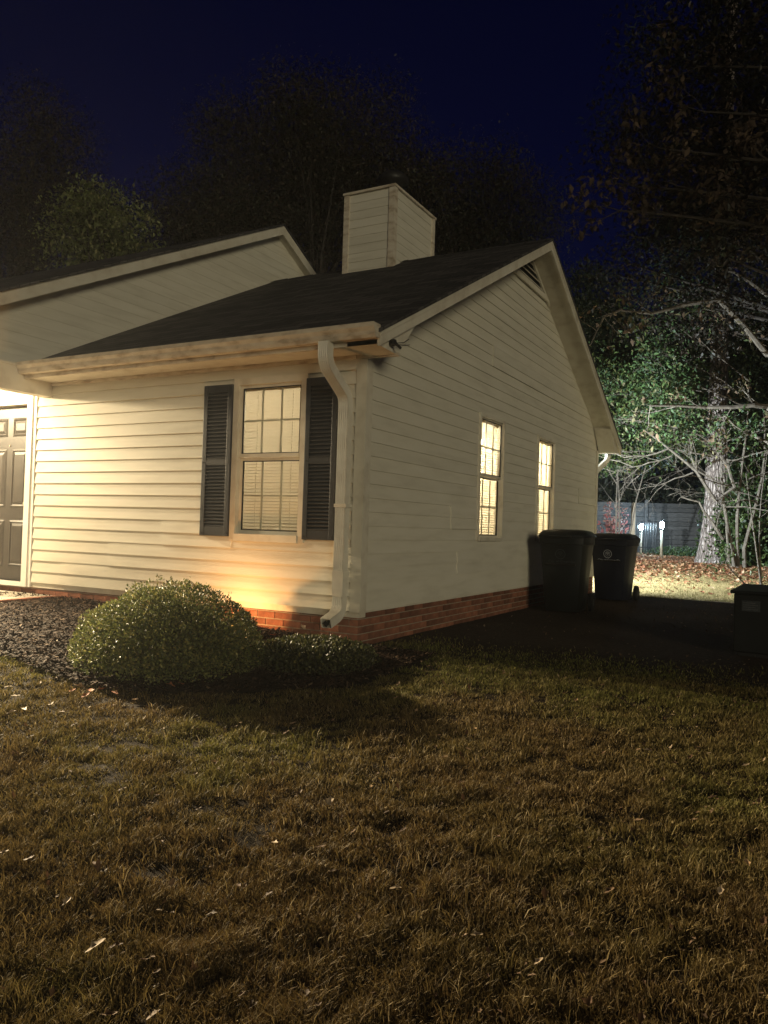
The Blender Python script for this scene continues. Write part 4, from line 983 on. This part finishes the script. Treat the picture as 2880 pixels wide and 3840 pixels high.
for (pts_, r_, kids_) in ((((2686, 1879), (2610, 1770), (2512, 1684), (2425, 1619)), 0.045, 5), (((2754, 1830), (2732, 1749), (2675, 1673), (2621, 1629), (2480, 1589)), 0.040, 5), (((2713, 2020), (2664, 1955), (2621, 1884), (2553, 1863)), 0.036, 1), (((2599, 1773), (2534, 1792), (2480, 1817)), 0.022, 2), (((2621, 1765), (2751, 1841), (2880, 1879)), 0.022, 3), (((2512, 1684), (2420, 1710), (2340, 1715), (2280, 1698)), 0.020, 6), (((2520, 1711), (2436, 1738), (2371, 1749), (2284, 1722)), 0.018, 6), (((2730, 2110), (2724, 1990), (2722, 1910)), 0.035, 0), (((2752, 1830), (2686, 1879)), 0.04, 0)):
    q = [ray_pt(a_, b_, 18.4) - Vector((ub_.x, ub_.y, uz)) for (a_, b_) in pts_]; qq = []
    for i in range(len(q) - 1): qq += [q[i].lerp(q[i + 1], t_) + Vector((random.uniform(-0.02, 0.02), random.uniform(-0.06, 0.06), random.uniform(-0.02, 0.02))) for t_ in (0, 0.5)]
    qq.append(q[-1]); mb.tube(qq, [r_ * (1 - 0.6 * i / (len(qq) - 1)) for i in range(len(qq))], 6, cap=True)
    for k in range(kids_):
        i = random.randint(1, len(qq) - 1); grow(mb, qq[i], (qq[i] - qq[i - 1]).normalized() + Vector((random.uniform(-0.5, 0.5), random.uniform(-0.5, 0.5), random.uniform(-0.5, 0.5))), random.uniform(0.5, 1.1), r_ * 0.35, 2, [], 0.22, 0, (2, 3), 0.6, 0.7, 4)
mb.build("branches", 'twig_bark', und)
tp = np.array([tuple(t_[0]) for t_ in tips]); hi = tp[(tp[:, 2] > 2.9)]; lowt = tp[(tp[:, 2] <= 2.9)]
leaf_cloud("crown", hi[RNG.random(len(hi)) < 0.8], (0.22, 0.22, 0.18), 14, 0.10, [(0.045, 0.085, 0.028), (0.065, 0.10, 0.032), (0.10, 0.10, 0.04), (0.03, 0.055, 0.025)], (3, 3, 1, 3), 'glossy_foliage', und, aspect=0.5)

# --- evergreen behind the gable's far corner: green leaves over the branches
ev = ray_pt(2325, 2110, 22.0); evz = gzf(ev.x, ev.y)
et = empty("holly_tree", (ev.x, ev.y, evz)); tag(et, "leafy evergreen over bare twigs just past the far corner of the gable", "tree")
mb = MB(); tips = []
for k in range(3):
    a_ = k * 2.1; q0 = Vector((0.1 * math.cos(a_), 0.1 * math.sin(a_), -0.1)); d_ = Vector((math.cos(a_) * 0.18, math.sin(a_) * 0.18, 1))
    grow(mb, q0, d_, 4.2, 0.030, 3, tips, 0.10, 0.06, (4, 6), 0.42, 0.95, 6, 0.2, 7)
mb.build("branches", 'twig_bark', et)
tp = np.array([tuple(t_[0]) for t_ in tips]); hi = tp[tp[:, 2] > 2.6]
extra = np.array([(random.gauss(0.6, 1.15), random.gauss(0, 0.9), random.uniform(2.8, 5.8)) for _ in range(260)])
leaf_cloud("crown", np.r_[hi, extra], (0.24, 0.24, 0.18), 22, 0.12, [(0.075, 0.115, 0.032), (0.11, 0.13, 0.036), (0.05, 0.085, 0.028), (0.12, 0.105, 0.05), (0.03, 0.045, 0.02)], (3, 2, 2, 1, 2), 'glossy_foliage', et, aspect=0.5)

# --- oak branch with dry brown leaves reaching in over the garden
ob = Vector((6.6, 10.5, gzf(6.6, 10.5)))
oak = empty("oak_tree", ob); tag(oak, "oak at the right whose long branches hold pale brown leaves against the blue sky", "tree", "trees right of the house")
mb = MB(); tips = []
def to_local(v): return Vector(v) - ob
trunk_pts = [Vector((0, 0, -0.2)), Vector((0.05, 0, 2)), Vector((-0.1, 0.1, 4.5)), Vector((-0.2, 0, 8)), Vector((-0.2, 0.2, 12))]
mb.tube(trunk_pts, [0.34, 0.27, 0.24, 0.18, 0.05], 10, cap=False)
brown_tips = []
for (px_, py_, dep_, z0_) in ((2325, 790, 15.5, 5.5), (2390, 700, 15.5, 6.0), (2490, 560, 15, 6.5), (2640, 420, 15, 7.5), (2540, 720, 16, 5.6), (2620, 250, 15, 8.5), (2750, 600, 15, 7.0)):
    end = to_local(ray_pt(px_, py_, dep_)); st = Vector((-0.15, 0.05, z0_)); mid = st.lerp(end, 0.5) + Vector((0, 0, 0.35)); q = bez(st, mid, end, 7)
    mb.tube(q, [0.075 * (1 - 0.8 * i / 6) for i in range(7)], 6, cap=False)
    for i in range(3, 7):
        for k in range(2): grow(mb, q[i], (q[min(i + 1, 6)] - q[i - 1]).normalized() + Vector((random.uniform(-0.9, 0.9), random.uniform(-0.9, 0.9), random.uniform(-0.5, 0.5))), 0.8, 0.014, 1, brown_tips, 0.25, 0, (2, 3), 0.6, 0.8, 5)
mb2 = MB(); low_tips = []
mb.build("trunk", 'dark_bark', oak); mb = MB()  # darker bark on trunk and upper branches stands in for their shade
for (pts_, r_) in ((((2880, 1330), (2700, 1130), (2560, 1150), (2450, 1185), (2330, 1160)), 0.055), (((2330, 1160), (2260, 1190), (2215, 1290)), 0.028), (((2880, 1110), (2760, 1020), (2700, 1010)), 0.04), (((2880, 1530), (2830, 1520), (2650, 1525), (2440, 1522)), 0.06), (((2880, 1660), (2790, 1620), (2720, 1560)), 0.04)):
    q = [to_local(ray_pt(a_, b_, 16.5)) + Vector((0, random.uniform(-0.15, 0.15), 0)) for (a_, b_) in pts_]
    qq = []
    for i in range(len(q) - 1): qq += [q[i].lerp(q[i + 1], t_) + Vector((random.uniform(-0.03, 0.03), 0, random.uniform(-0.03, 0.03))) for t_ in (0, 0.5)]
    qq.append(q[-1]); mb.tube(qq, [r_ * (1 - 0.6 * i / (len(qq) - 1)) for i in range(len(qq))], 6, cap=False)
    for i in range(1, len(qq)): grow(mb, qq[i], Vector((random.uniform(-1, 0.4), random.uniform(-0.5, 0.5), random.uniform(-0.5, 0.8))), 0.7, 0.011, 1, low_tips, 0.25, 0, (2, 3), 0.6, 0.8, 4)
# the low boughs run back into the trunk
for (px_, py_, z0_, r_) in ((2880, 1330, 3.4, 0.07), (2880, 1110, 4.6, 0.05), (2880, 1530, 2.6, 0.07), (2880, 1660, 2.2, 0.05)):
    end = to_local(ray_pt(px_, py_, 16.5)); st = Vector((0, 0, z0_)); mb.tube(bez(st, st.lerp(end, 0.5) + Vector((0, 0, 0.25)), end, 6), [r_ * 1.5 - (r_ * 0.5) * i / 5 for i in range(6)], 6, cap=False)
mb.build("low_boughs", 'twig_bark', oak)  # paler bark puts the light on these boughs into the colour
bt_ = np.array([tuple(t_[0]) for t_ in brown_tips]); lt_ = np.array([tuple(t_[0]) for t_ in low_tips])
leaf_cloud("crown", bt_, (0.13, 0.13, 0.10), 7, 0.15, [(0.062, 0.043, 0.031), (0.042, 0.030, 0.022), (0.10, 0.070, 0.048)], (2, 2, 1), 'dry_leaf', oak, droop=0.6, aspect=0.55)
leaf_cloud("low_leaves", lt_, (0.12, 0.12, 0.10), 4, 0.13, [(0.12, 0.08, 0.05), (0.09, 0.08, 0.04), (0.06, 0.08, 0.03)], (2, 2, 1), 'dry_leaf', oak, droop=0.6, aspect=0.5)

# --- saplings at the right edge
def sapling(px, py, depth, stems, label):
    p = ray_pt(px, py, depth); e = empty("sapling", (p.x, p.y, gzf(p.x, p.y))); tag(e, label, "sapling", "saplings at the right edge"); tips_ = []
    for (dl, hh, r_, cv) in stems:
        mb = MB(); q = [toL * (dl * t_ + cv * math.sin(t_ * 3.1)) + Vector((0, 0, hh * t_ - 0.08)) for t_ in np.linspace(0, 1, 8)]
        mb.tube(q, [r_ * (1 - 0.6 * i / 7) for i in range(8)], 6, cap=False)
        for i in range(3, 8): grow(mb, q[i], Vector((random.uniform(-1, 1), random.uniform(-1, 1), 0.5)), 0.6, r_ * 0.3, 1, tips_, 0.3, 0, (2, 3), 0.6, 0.8, 4)
        mb.build("stem", 'twig_bark', e)
    leaf_cloud("leaves", [tuple(t_[0]) for t_ in tips_], (0.1, 0.1, 0.1), 4, 0.08, GRN, (2, 2, 1), 'foliage', e)
sapling(2862, 2175, 14.5, ((0.70, 0.62, 0.020, 0.05), (0.36, 2.3, 0.022, 0.0), (-0.02, 2.6, 0.018, 0.10)), "pale leaning sapling stems just behind the utility box")

# --- shrubs
def bush(name, c, r3, n, size, cols, wts, label, cat="shrub", mat='glossy_foliage', lobes=(), flat=2.2, group=None, inner=0.72, up_bias=0.35, hole=0.0):
    c = Vector(c); e = empty(name, c); tag(e, label, cat, group)
    rx, ry_, rz_ = r3
    Q = unit(RNG.normal(0, 1, (n * 3, 3))); Q[:, 2] = np.abs(Q[:, 2]) * 1.05 - 0.06
    sq = (np.abs(Q[:, 0]) ** flat + np.abs(Q[:, 1]) ** flat + np.abs(Q[:, 2]) ** flat) ** (-1 / flat); Q2 = Q * sq[:, None]
    depth = 1 - (1 - inner) * RNG.random((len(Q), 1)) ** 2
    bump_ = 1 + 0.10 * (vnoise(Q2 * 2.6, 1, 5)[:, None] - 0.5) + 0.09 * (vnoise(Q2 * 6.5, 1, 8)[:, None] - 0.5)
    P = Q2 * np.array([rx, ry_, rz_]) * depth * bump_
    Nrm = unit(Q2 / np.array([rx, ry_, rz_]))
    if hole: keep = vnoise(P, 7, 12) > hole; P = P[keep]; Nrm = Nrm[keep]
    P = P[:n]; Nrm = Nrm[:n]
    for (lc, lr, ln) in lobes:
        q = unit(RNG.normal(0, 1, (ln, 3))); q[:, 2] = np.abs(q[:, 2]); P = np.r_[P, np.array(lc) + q * np.array(lr) * (1 - 0.3 * RNG.random((ln, 1)))]; Nrm = np.r_[Nrm, q]
    m_ = len(P); D = Nrm * 0.7 + RNG.normal(0, 0.75, (m_, 3)); D[:, 2] += up_bias; U = Nrm + RNG.normal(0, 0.6, (m_, 3))
    leaves("foliage", P, size * (0.6 + 0.8 * RNG.random(m_)), D, U, palette(m_, cols, wts, 0.35), mat, e, 0.55)
    mb = MB()
    for k in range(16):
        d_ = Vector((random.uniform(-1, 1) * rx * 0.8, random.uniform(-1, 1) * ry_ * 0.8, rz_ * random.uniform(0.55, 0.85))); mb.tube([(d_.x * 0.1, d_.y * 0.1, -0.05), tuple(d_ * 0.5 + Vector((0, 0, 0.03))), tuple(d_)], [0.012, 0.008, 0.003], 5, cap=False)
    mb.build("stems", 'dark_bark', e)
    # dark heart of the bush: dense inner twigs and old leaves
    n2 = n // 3; q = unit(RNG.normal(0, 1, (n2, 3))); q[:, 2] = np.abs(q[:, 2]); P3 = q * np.array([rx, ry_, rz_]) * (0.45 + 0.33 * RNG.random((n2, 1)))
    leaves("inner_foliage", P3, size * 1.6 * (0.7 + 0.6 * RNG.random(n2)), RNG.normal(0, 1, (n2, 3)), RNG.normal(0, 1, (n2, 3)), palette(n2, cols, wts, 0.3), mat, e, 0.7)
    return e
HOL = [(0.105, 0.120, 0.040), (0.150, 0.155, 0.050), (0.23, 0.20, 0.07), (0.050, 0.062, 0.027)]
main_bush = bush("clipped_bush", (-0.72, -1.58, float(bedz(-0.72, -1.58)) - 0.02), (0.72, 0.69, 0.59), 26000, 0.0215, HOL, (3, 3, 1, 2), "large rounded clipped evergreen bush in front of the house",
     lobes=[((0.71 * math.cos(a_) * math.cos(e_), 0.68 * math.sin(a_) * math.cos(e_), 0.585 * math.sin(e_)), (0.02, 0.02, 0.05 + 0.05 * random.random()), 14) for (a_, e_) in [(random.uniform(0, 6.28), random.uniform(0.1, 1.5)) for _ in range(60)]], flat=2.05)
bush("seedling", (-1.00, -0.40, float(bedz(-1.0, -0.4)) - 0.02), (0.11, 0.11, 0.22), 520, 0.03, HOL, (3, 3, 1, 2), "small leafy seedling by the brick base behind the bush")
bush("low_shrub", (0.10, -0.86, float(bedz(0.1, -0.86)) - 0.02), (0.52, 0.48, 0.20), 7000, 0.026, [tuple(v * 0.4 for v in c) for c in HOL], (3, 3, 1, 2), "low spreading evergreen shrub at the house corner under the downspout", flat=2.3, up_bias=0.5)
for (px_, py_, dep_, r3_, lab_) in ((2850, 2000, 19.5, (1.1, 1.0, 2.4), "tall dark undergrowth at the right edge behind the saplings"), (2800, 1620, 21.5, (1.3, 1.1, 4.0), "high green undergrowth right of the pine trunk")):
    p = ray_pt(px_, 2100, dep_); bush("undergrowth", (p.x, p.y, gzf(p.x, p.y)), r3_, 5200, 0.11, GRN + [(0.03, 0.05, 0.02)], (2, 2, 1, 2), lab_, "undergrowth", 'foliage', flat=2.0, inner=0.4, hole=0.35)
p = ray_pt(2300, 2080, 24.5); bush("red_leaved_shrub", (p.x, p.y, gzf(p.x, p.y)), (0.55, 0.5, 1.7), 420, 0.11, [(0.32, 0.10, 0.09), (0.25, 0.12, 0.09), (0.30, 0.20, 0.16)], (2, 1, 1), "sparse reddish shrub against the fence past the house corner", "shrub", 'foliage', inner=0.3)
p = ray_pt(2560, 2095, 24.3); bush("ground_ivy", (p.x, p.y, gzf(p.x, p.y)), (1.3, 0.5, 0.30), 900, 0.07, GRN, (2, 2, 1), "low green ground ivy along the foot of the fence", "ivy", 'foliage', inner=0.4)
# background shrubs behind the fence, closing the view
for i, (px_, dep_) in enumerate(((2270, 30), (2470, 31), (2640, 29), (2860, 26))):
    p = ray_pt(px_, 2080, dep_); bush("tall_shrub", (p.x, p.y, gzf(p.x, p.y)), (2.1, 1.6, 3.6 + 0.5 * (i % 2)), 3600, 0.20, [(0.03, 0.04, 0.02), (0.04, 0.045, 0.025)], (1, 1), ("dark tall shrub behind the fence beside the far corner of the gable", "dark tall shrub behind the garden lamps", "dark tall shrub behind the fence, left of the pine", "dark tall shrub behind the saplings")[i], "shrub", 'foliage', inner=0.3, group="shrubs behind the fence")

# ------------------------------------------------------------------ lawn, mulch, fallen leaves
cx_, cy_ = 3.5193, -6.0131; yaw0 = math.atan2(fw.y, fw.x)
def lawn_blades(N_, d0, d1, half, wmul, hmul):
    d = d0 * (d1 / d0) ** RNG.random(N_); th = yaw0 + (RNG.random(N_) * 2 - 1) * R(half)
    x = cx_ + d * np.cos(th); y = cy_ + d * np.sin(th)
    ok = (y < 1.9) & ~(in_bed(x, y) & (bed_edge(x) + 0.10 * RNG.random(N_) < y)) & ~((x < 0.06) & (y > -0.05)) & (x > -9)
    # bare patches
    pn = vnoise(np.c_[x, y], 2.4, 21) * 0.25 + vnoise(np.c_[x, y], 7.0, 22) * 0.40 + vnoise(np.c_[x, y], 15.0, 23) * 0.35
    ok &= RNG.random(N_) < sstep(0.22, 0.40, pn) * sstep(1.6, -0.25, y + 0.5 * (vnoise(np.c_[x, y], 2.0, 25) - 0.5)) ** 1.5
    return x[ok], y[ok], d[ok], pn[ok]
x, y, d, pn = lawn_blades(720000, 1.35, 9.5, 42, 1, 1)
nt_ = 2300; td = 1.4 * (8.5 / 1.4) ** RNG.random(nt_); ta = yaw0 + (RNG.random(nt_) * 2 - 1) * R(42); tx, ty = cx_ + td * np.cos(ta), cy_ + td * np.sin(ta)
kt = (ty < -0.1) & ~in_bed(tx, ty); tx, ty, td = tx[kt], ty[kt], td[kt]; per_ = 34
tx = np.repeat(tx, per_) + RNG.normal(0, 0.030, len(tx) * per_); ty = np.repeat(ty, per_) + RNG.normal(0, 0.030, len(ty) * per_)
n_low = len(x); x = np.r_[x, tx]; y = np.r_[y, ty]; d = np.r_[d, np.repeat(td, per_)]; pn = np.r_[pn, np.repeat(RNG.uniform(0.45, 0.95, len(tx) // per_), per_)]
n = len(x); P2 = np.c_[x, y]
z = gz(x, y) + ((vnoise(P2, 2.6, 1) - 0.5) * 0.022 + (vnoise(P2, 8.0, 2) - 0.5) * 0.024) * (0.35 + 0.65 * sstep(0.5, -0.6, y)) - 0.006
hgt = (0.010 + 0.060 * pn ** 2.0) * (0.5 + 0.9 * RNG.random(n)); wid = 0.0006 + 0.00042 * d
cl = vnoise(P2, 9.0, 31) * 14.0 + RNG.normal(0, 2.2, n); lean_ = hgt * (0.2 + 0.8 * RNG.random(n))
lx, ly = np.cos(cl) * lean_, np.sin(cl) * lean_; fa_ = RNG.random(n) * 6.28; wx, wy = np.cos(fa_) * wid, np.sin(fa_) * wid
B = np.c_[x, y, z]; V = np.zeros((n, 5, 3))
V[:, 0] = B + np.c_[wx, wy, 0 * wx]; V[:, 1] = B - np.c_[wx, wy, 0 * wx]
M_ = B + np.c_[lx * 0.35, ly * 0.35, hgt * 0.62]; V[:, 2] = M_ - np.c_[wx, wy, 0 * wx] * 0.75; V[:, 3] = M_ + np.c_[wx, wy, 0 * wx] * 0.75
V[:, 4] = B + np.c_[lx, ly, hgt * 0.95]
k = np.arange(n)[:, None] * 5; F = np.concatenate([k + [0, 1, 2], k + [0, 2, 3], k + [3, 2, 4]], 0)
straw = np.array([0.185, 0.135, 0.050]); olive = np.array([0.145, 0.145, 0.036]); brown = np.array([0.090, 0.055, 0.023])
g1 = vnoise(P2, 0.8, 41)[:, None]; g2 = vnoise(P2, 3.0, 42)[:, None]; rr = RNG.random((n, 1))
green_w = np.clip(0.16 + 0.35 * sstep(1.0, -1.5, x)[:, None] + 1.5 * (g1 - 0.42) + 0.9 * (g2 - 0.5) + 0.5 * (rr - 0.5) + 0.25 * sstep(-3.2, -1.2, y)[:, None], 0, 1)
col = (straw * (1 - rr) + brown * rr) * (1 - green_w) + olive * green_w; col = col * (0.45 + 0.85 * RNG.random((n, 1))); pale_ = RNG.random(n) < 0.03; col[pale_] = np.array([0.34, 0.27, 0.15]) * (0.7 + 0.5 * RNG.random((pale_.sum(), 1)))
o_ = link(bpy.data.objects.new("lawn_grass", raw_mesh("lawn_grass", V.reshape(-1, 3), F, 'grass_blades', np.repeat(col, 5, axis=0))))
tag(o_, "patchy olive and straw-brown grass of the front lawn", "grass", kind="stuff")

# sparse grass on the shade-coloured strip beside the gable and the lit lawn behind
def strip_grass(name, x, y, hg, wd, c0, c1, label):
    n = len(x); P2 = np.c_[x, y]; z = gz(x, y) + ((vnoise(P2, 2.6, 1) - 0.5) * 0.022 + (vnoise(P2, 8.0, 2) - 0.5) * 0.024) * 0.35 - 0.004
    a_ = RNG.random(n) * 6.28; h_ = hg * (0.5 + RNG.random(n)); B = np.c_[x, y, z]; w_ = np.c_[np.cos(a_), np.sin(a_), 0 * a_] * wd
    b_ = RNG.random(n) * 6.28; T = B + np.c_[np.cos(b_) * h_ * 0.7, np.sin(b_) * h_ * 0.7, h_ * 0.8]
    V = np.stack([B + w_, B - w_, T], 1).reshape(-1, 3); F = np.arange(3 * n).reshape(-1, 3); r_ = RNG.random((n, 1))
    c_ = (np.array(c0) * r_ + np.array(c1) * (1 - r_)) * (0.6 + 0.7 * RNG.random((n, 1)))
    o_ = link(bpy.data.objects.new(name, raw_mesh(name, V, F, 'grass_blades', np.repeat(c_, 3, axis=0)))); tag(o_, label, "grass", kind="stuff")
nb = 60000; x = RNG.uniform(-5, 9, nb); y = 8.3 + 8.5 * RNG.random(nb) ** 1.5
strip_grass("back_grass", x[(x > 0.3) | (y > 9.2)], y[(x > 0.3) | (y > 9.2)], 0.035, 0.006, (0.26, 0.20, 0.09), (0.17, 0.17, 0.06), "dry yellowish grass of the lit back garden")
nb = 9000; x = RNG.uniform(0.15, 7, nb); y = RNG.uniform(0.0, 8.6, nb); kp = vnoise(np.c_[x, y], 1.1, 51) > 0.55
strip_grass("side_grass", x[kp], y[kp], 0.03, 0.004, (0.05, 0.035, 0.02), (0.04, 0.04, 0.015), "sparse grass darkened for shade on the bare soil beside the gable")

# mulch chips in the bed
n = 26000; x = -9 + 9.75 * RNG.random(n) ** 0.55; y = bed_edge(x) * RNG.random(n) ** 0.9 - 0.03
z = bedz(x, y) + (vnoise(np.c_[x, y], 9, 5) - 0.5) * 0.03 + 0.004 + 0.012 * RNG.random(n)
ln = 0.014 + 0.030 * RNG.random(n) ** 2; wd = 0.004 + 0.007 * RNG.random(n); a_ = RNG.random(n) * 6.28; tl = RNG.normal(0, 0.4, n)
D = np.c_[np.cos(a_) * np.cos(tl), np.sin(a_) * np.cos(tl), np.sin(tl)]; Sd = np.c_[-np.sin(a_), np.cos(a_), RNG.normal(0, 0.4, n)]; C0 = np.c_[x, y, z]
hN = unit(np.cross(D, Sd)) * 0.003
V = np.stack([C0 - D * ln[:, None] - Sd * wd[:, None] * 0.5, C0 + D * ln[:, None] * 0.8 - Sd * wd[:, None], C0 + D * ln[:, None] + Sd * wd[:, None] * 0.6, C0 - D * ln[:, None] * 0.8 + Sd * wd[:, None], C0 + hN * 2.0], 1).reshape(-1, 3)
k = np.arange(n)[:, None] * 5; F = np.concatenate([k + [0, 1, 4], k + [1, 2, 4], k + [2, 3, 4], k + [3, 0, 4]], 0)
cl_ = palette(n, [(0.018, 0.010, 0.006), (0.032, 0.019, 0.012), (0.046, 0.029, 0.019), (0.12, 0.085, 0.055)], (5, 4, 2, 0.5), 0.3)
o_ = link(bpy.data.objects.new("mulch", raw_mesh("mulch", V, F, 'mulch_chip', np.repeat(cl_, 5, axis=0)))); tag(o_, "dark shredded bark mulch covering the planting bed", "mulch", kind="stuff")

# leaf litter under the trees
n = 26000; x = RNG.uniform(-5, 8, n); y = 9.2 + 12 * RNG.random(n) ** 0.8
dens = sstep(10.0, 13.5, y) * 0.9 + 0.07; kp = RNG.random(n) < dens * (0.5 + vnoise(np.c_[x, y], 0.9, 61)); x, y = x[kp], y[kp]; n = len(x)
z = gz(x, y) + 0.012 + 0.02 * RNG.random(n)
LC = [(0.32, 0.15, 0.075), (0.38, 0.22, 0.12), (0.24, 0.09, 0.05), (0.46, 0.33, 0.21)]
o_ = lobed_leaf("leaf_litter", np.c_[x, y, z], 0.10 + 0.08 * RNG.random(n), RNG.random(n) * 6.28, RNG.normal(0, 0.35, n), palette(n, LC, (3, 3, 2, 1.3)), 'dry_leaf')
tag(o_, "thick layer of fallen brown leaves under the pine", "leaf litter", kind="stuff")

# small dead leaf scraps caught in the lawn and on the soil beside the house
n = 5200; x = RNG.uniform(-3.5, 7, n); y = np.where(RNG.random(n) < 0.62, RNG.uniform(-5.6, -0.1, n), RNG.uniform(0.0, 8.3, n)); kp = ~((x < 0.2) & (y > -0.1)); x, y = x[kp], y[kp]; n = len(x)
z = gz(x, y) + np.where(y < -0.1, 0.012 + 0.03 * RNG.random(n), 0.012)
o_ = lobed_leaf("leaf_scraps", np.c_[x, y, z], 0.02 + 0.035 * RNG.random(n) ** 2, RNG.random(n) * 6.28, RNG.normal(0, 0.5, n), palette(n, [(0.10, 0.055, 0.03), (0.15, 0.095, 0.055), (0.06, 0.035, 0.02), (0.24, 0.18, 0.12)], (3, 2, 2, 0.7)), 'dry_leaf')
tag(o_, "small dead leaf scraps scattered through the lawn and bare soil", "leaf litter", kind="stuff")

# single leaves one can pick out
def single_leaf(xy, size, col, label, group, zoff=0.03):
    x, y = xy; zz = (float(bedz(x, y)) if bool(in_bed(x, y)) else gzf(x, y)) + zoff
    o_ = lobed_leaf("fallen_leaf", np.zeros((1, 3)), np.array([size]), np.array([random.uniform(0, 6.28)]), np.array([random.gauss(0.1, 0.25)]), np.array([col]), 'dry_leaf')
    o_.location = (x, y, zz); tag(o_, label, "leaf", group)
def ground_at(px, py):
    d_ = fw + rt * ((px - 1440) / 2935.06) - up * ((py - 1920) / 2935.06); c_ = Vector((3.5193, -6.0131, 1.0467)); zz = 0.0
    for _ in range(12):
        t_ = (zz - c_.z) / d_.z; q = c_ + d_ * t_; zz = gzf(q.x, q.y) + 0.02
    return (q.x, q.y)
PALE = (0.46, 0.36, 0.25); RUST = (0.34, 0.13, 0.06); TAN = (0.38, 0.25, 0.14)
for (px_, py_, s_) in ((1235, 3045, 0.085), (2430, 2845, 0.08), (2160, 2650, 0.075), (40, 2700, 0.08), (800, 2890, 0.06), (1030, 3205, 0.06), (2070, 3140, 0.06), (1780, 2760, 0.05), (1390, 2985, 0.04), (2800, 3280, 0.06), (250, 3430, 0.06), (360, 3600, 0.09), (1480, 3380, 0.06), (1790, 3560, 0.06), (2020, 3660, 0.05), (1120, 2890, 0.05), (900, 2740, 0.05), (1560, 2690, 0.05), (2700, 3390, 0.06), (15, 3240, 0.05), (2330, 2760, 0.05), (560, 3050, 0.04)):
    single_leaf(ground_at(px_, py_), s_ * 0.8, random.choice((PALE, TAN, (0.40, 0.31, 0.21))), "small pale curled leaf lying on the lawn grass", "pale leaves on the lawn", 0.062)
for (px_, py_, s_) in ((300, 2575, 0.12), (340, 2590, 0.11), (385, 2585, 0.10), (320, 2610, 0.10), (430, 2600, 0.10), (505, 2625, 0.08), (640, 2590, 0.10), (680, 2585, 0.09), (560, 2560, 0.08), (270, 2590, 0.09)):
    single_leaf(ground_at(px_, py_), s_ * 0.9, random.choice((RUST, TAN, RUST)), "rust-brown leaf lying on the mulch before the bush", "rust leaves before the bush", 0.02)
for (px_, py_, s_) in ((60, 2610, 0.08), (190, 2640, 0.07), (90, 2660, 0.09), (30, 2575, 0.07), (240, 2600, 0.06), (150, 2560, 0.05), (330, 2655, 0.06), (20, 2460, 0.05), (120, 2380, 0.05), (210, 2420, 0.05), (60, 2330, 0.05)):
    single_leaf(ground_at(px_, py_), s_ * 0.85, random.choice((PALE, (0.52, 0.42, 0.31))), "pale dry leaf lying on the mulch at the left", "pale leaves on the mulch", 0.02)
single_leaf((-0.62, -0.42), 0.13, (0.42, 0.10, 0.05), "bright red leaf against the brick base near the downspout", None, 0.05)
single_leaf((-0.30, -0.42), 0.10, PALE, "pale leaf on the low shrub under the downspout", None, 0.16)

# ------------------------------------------------------------------ thin scattering air added in place of lens glare round the lamps
mt = bpy.data.materials.new('glare_haze'); mt.use_nodes = True; t = mt.node_tree; t.nodes.clear()
pv = t.nodes.new("ShaderNodeVolumePrincipled"); pv.inputs['Density'].default_value = 0.0006; pv.inputs['Color'].default_value = (0.90, 0.92, 0.95, 1); pv.inputs['Anisotropy'].default_value = 0.55
oo = t.nodes.new("ShaderNodeOutputMaterial"); t.links.new(pv.outputs[0], oo.inputs['Volume']); MATS['glare_haze'] = mt
hz = MB().box(-98, 98, -63, 143, -1.5, 27).build("glare_haze", 'glare_haze'); tag(hz, kind="stuff")
scene.cycles.volume_bounces = 0
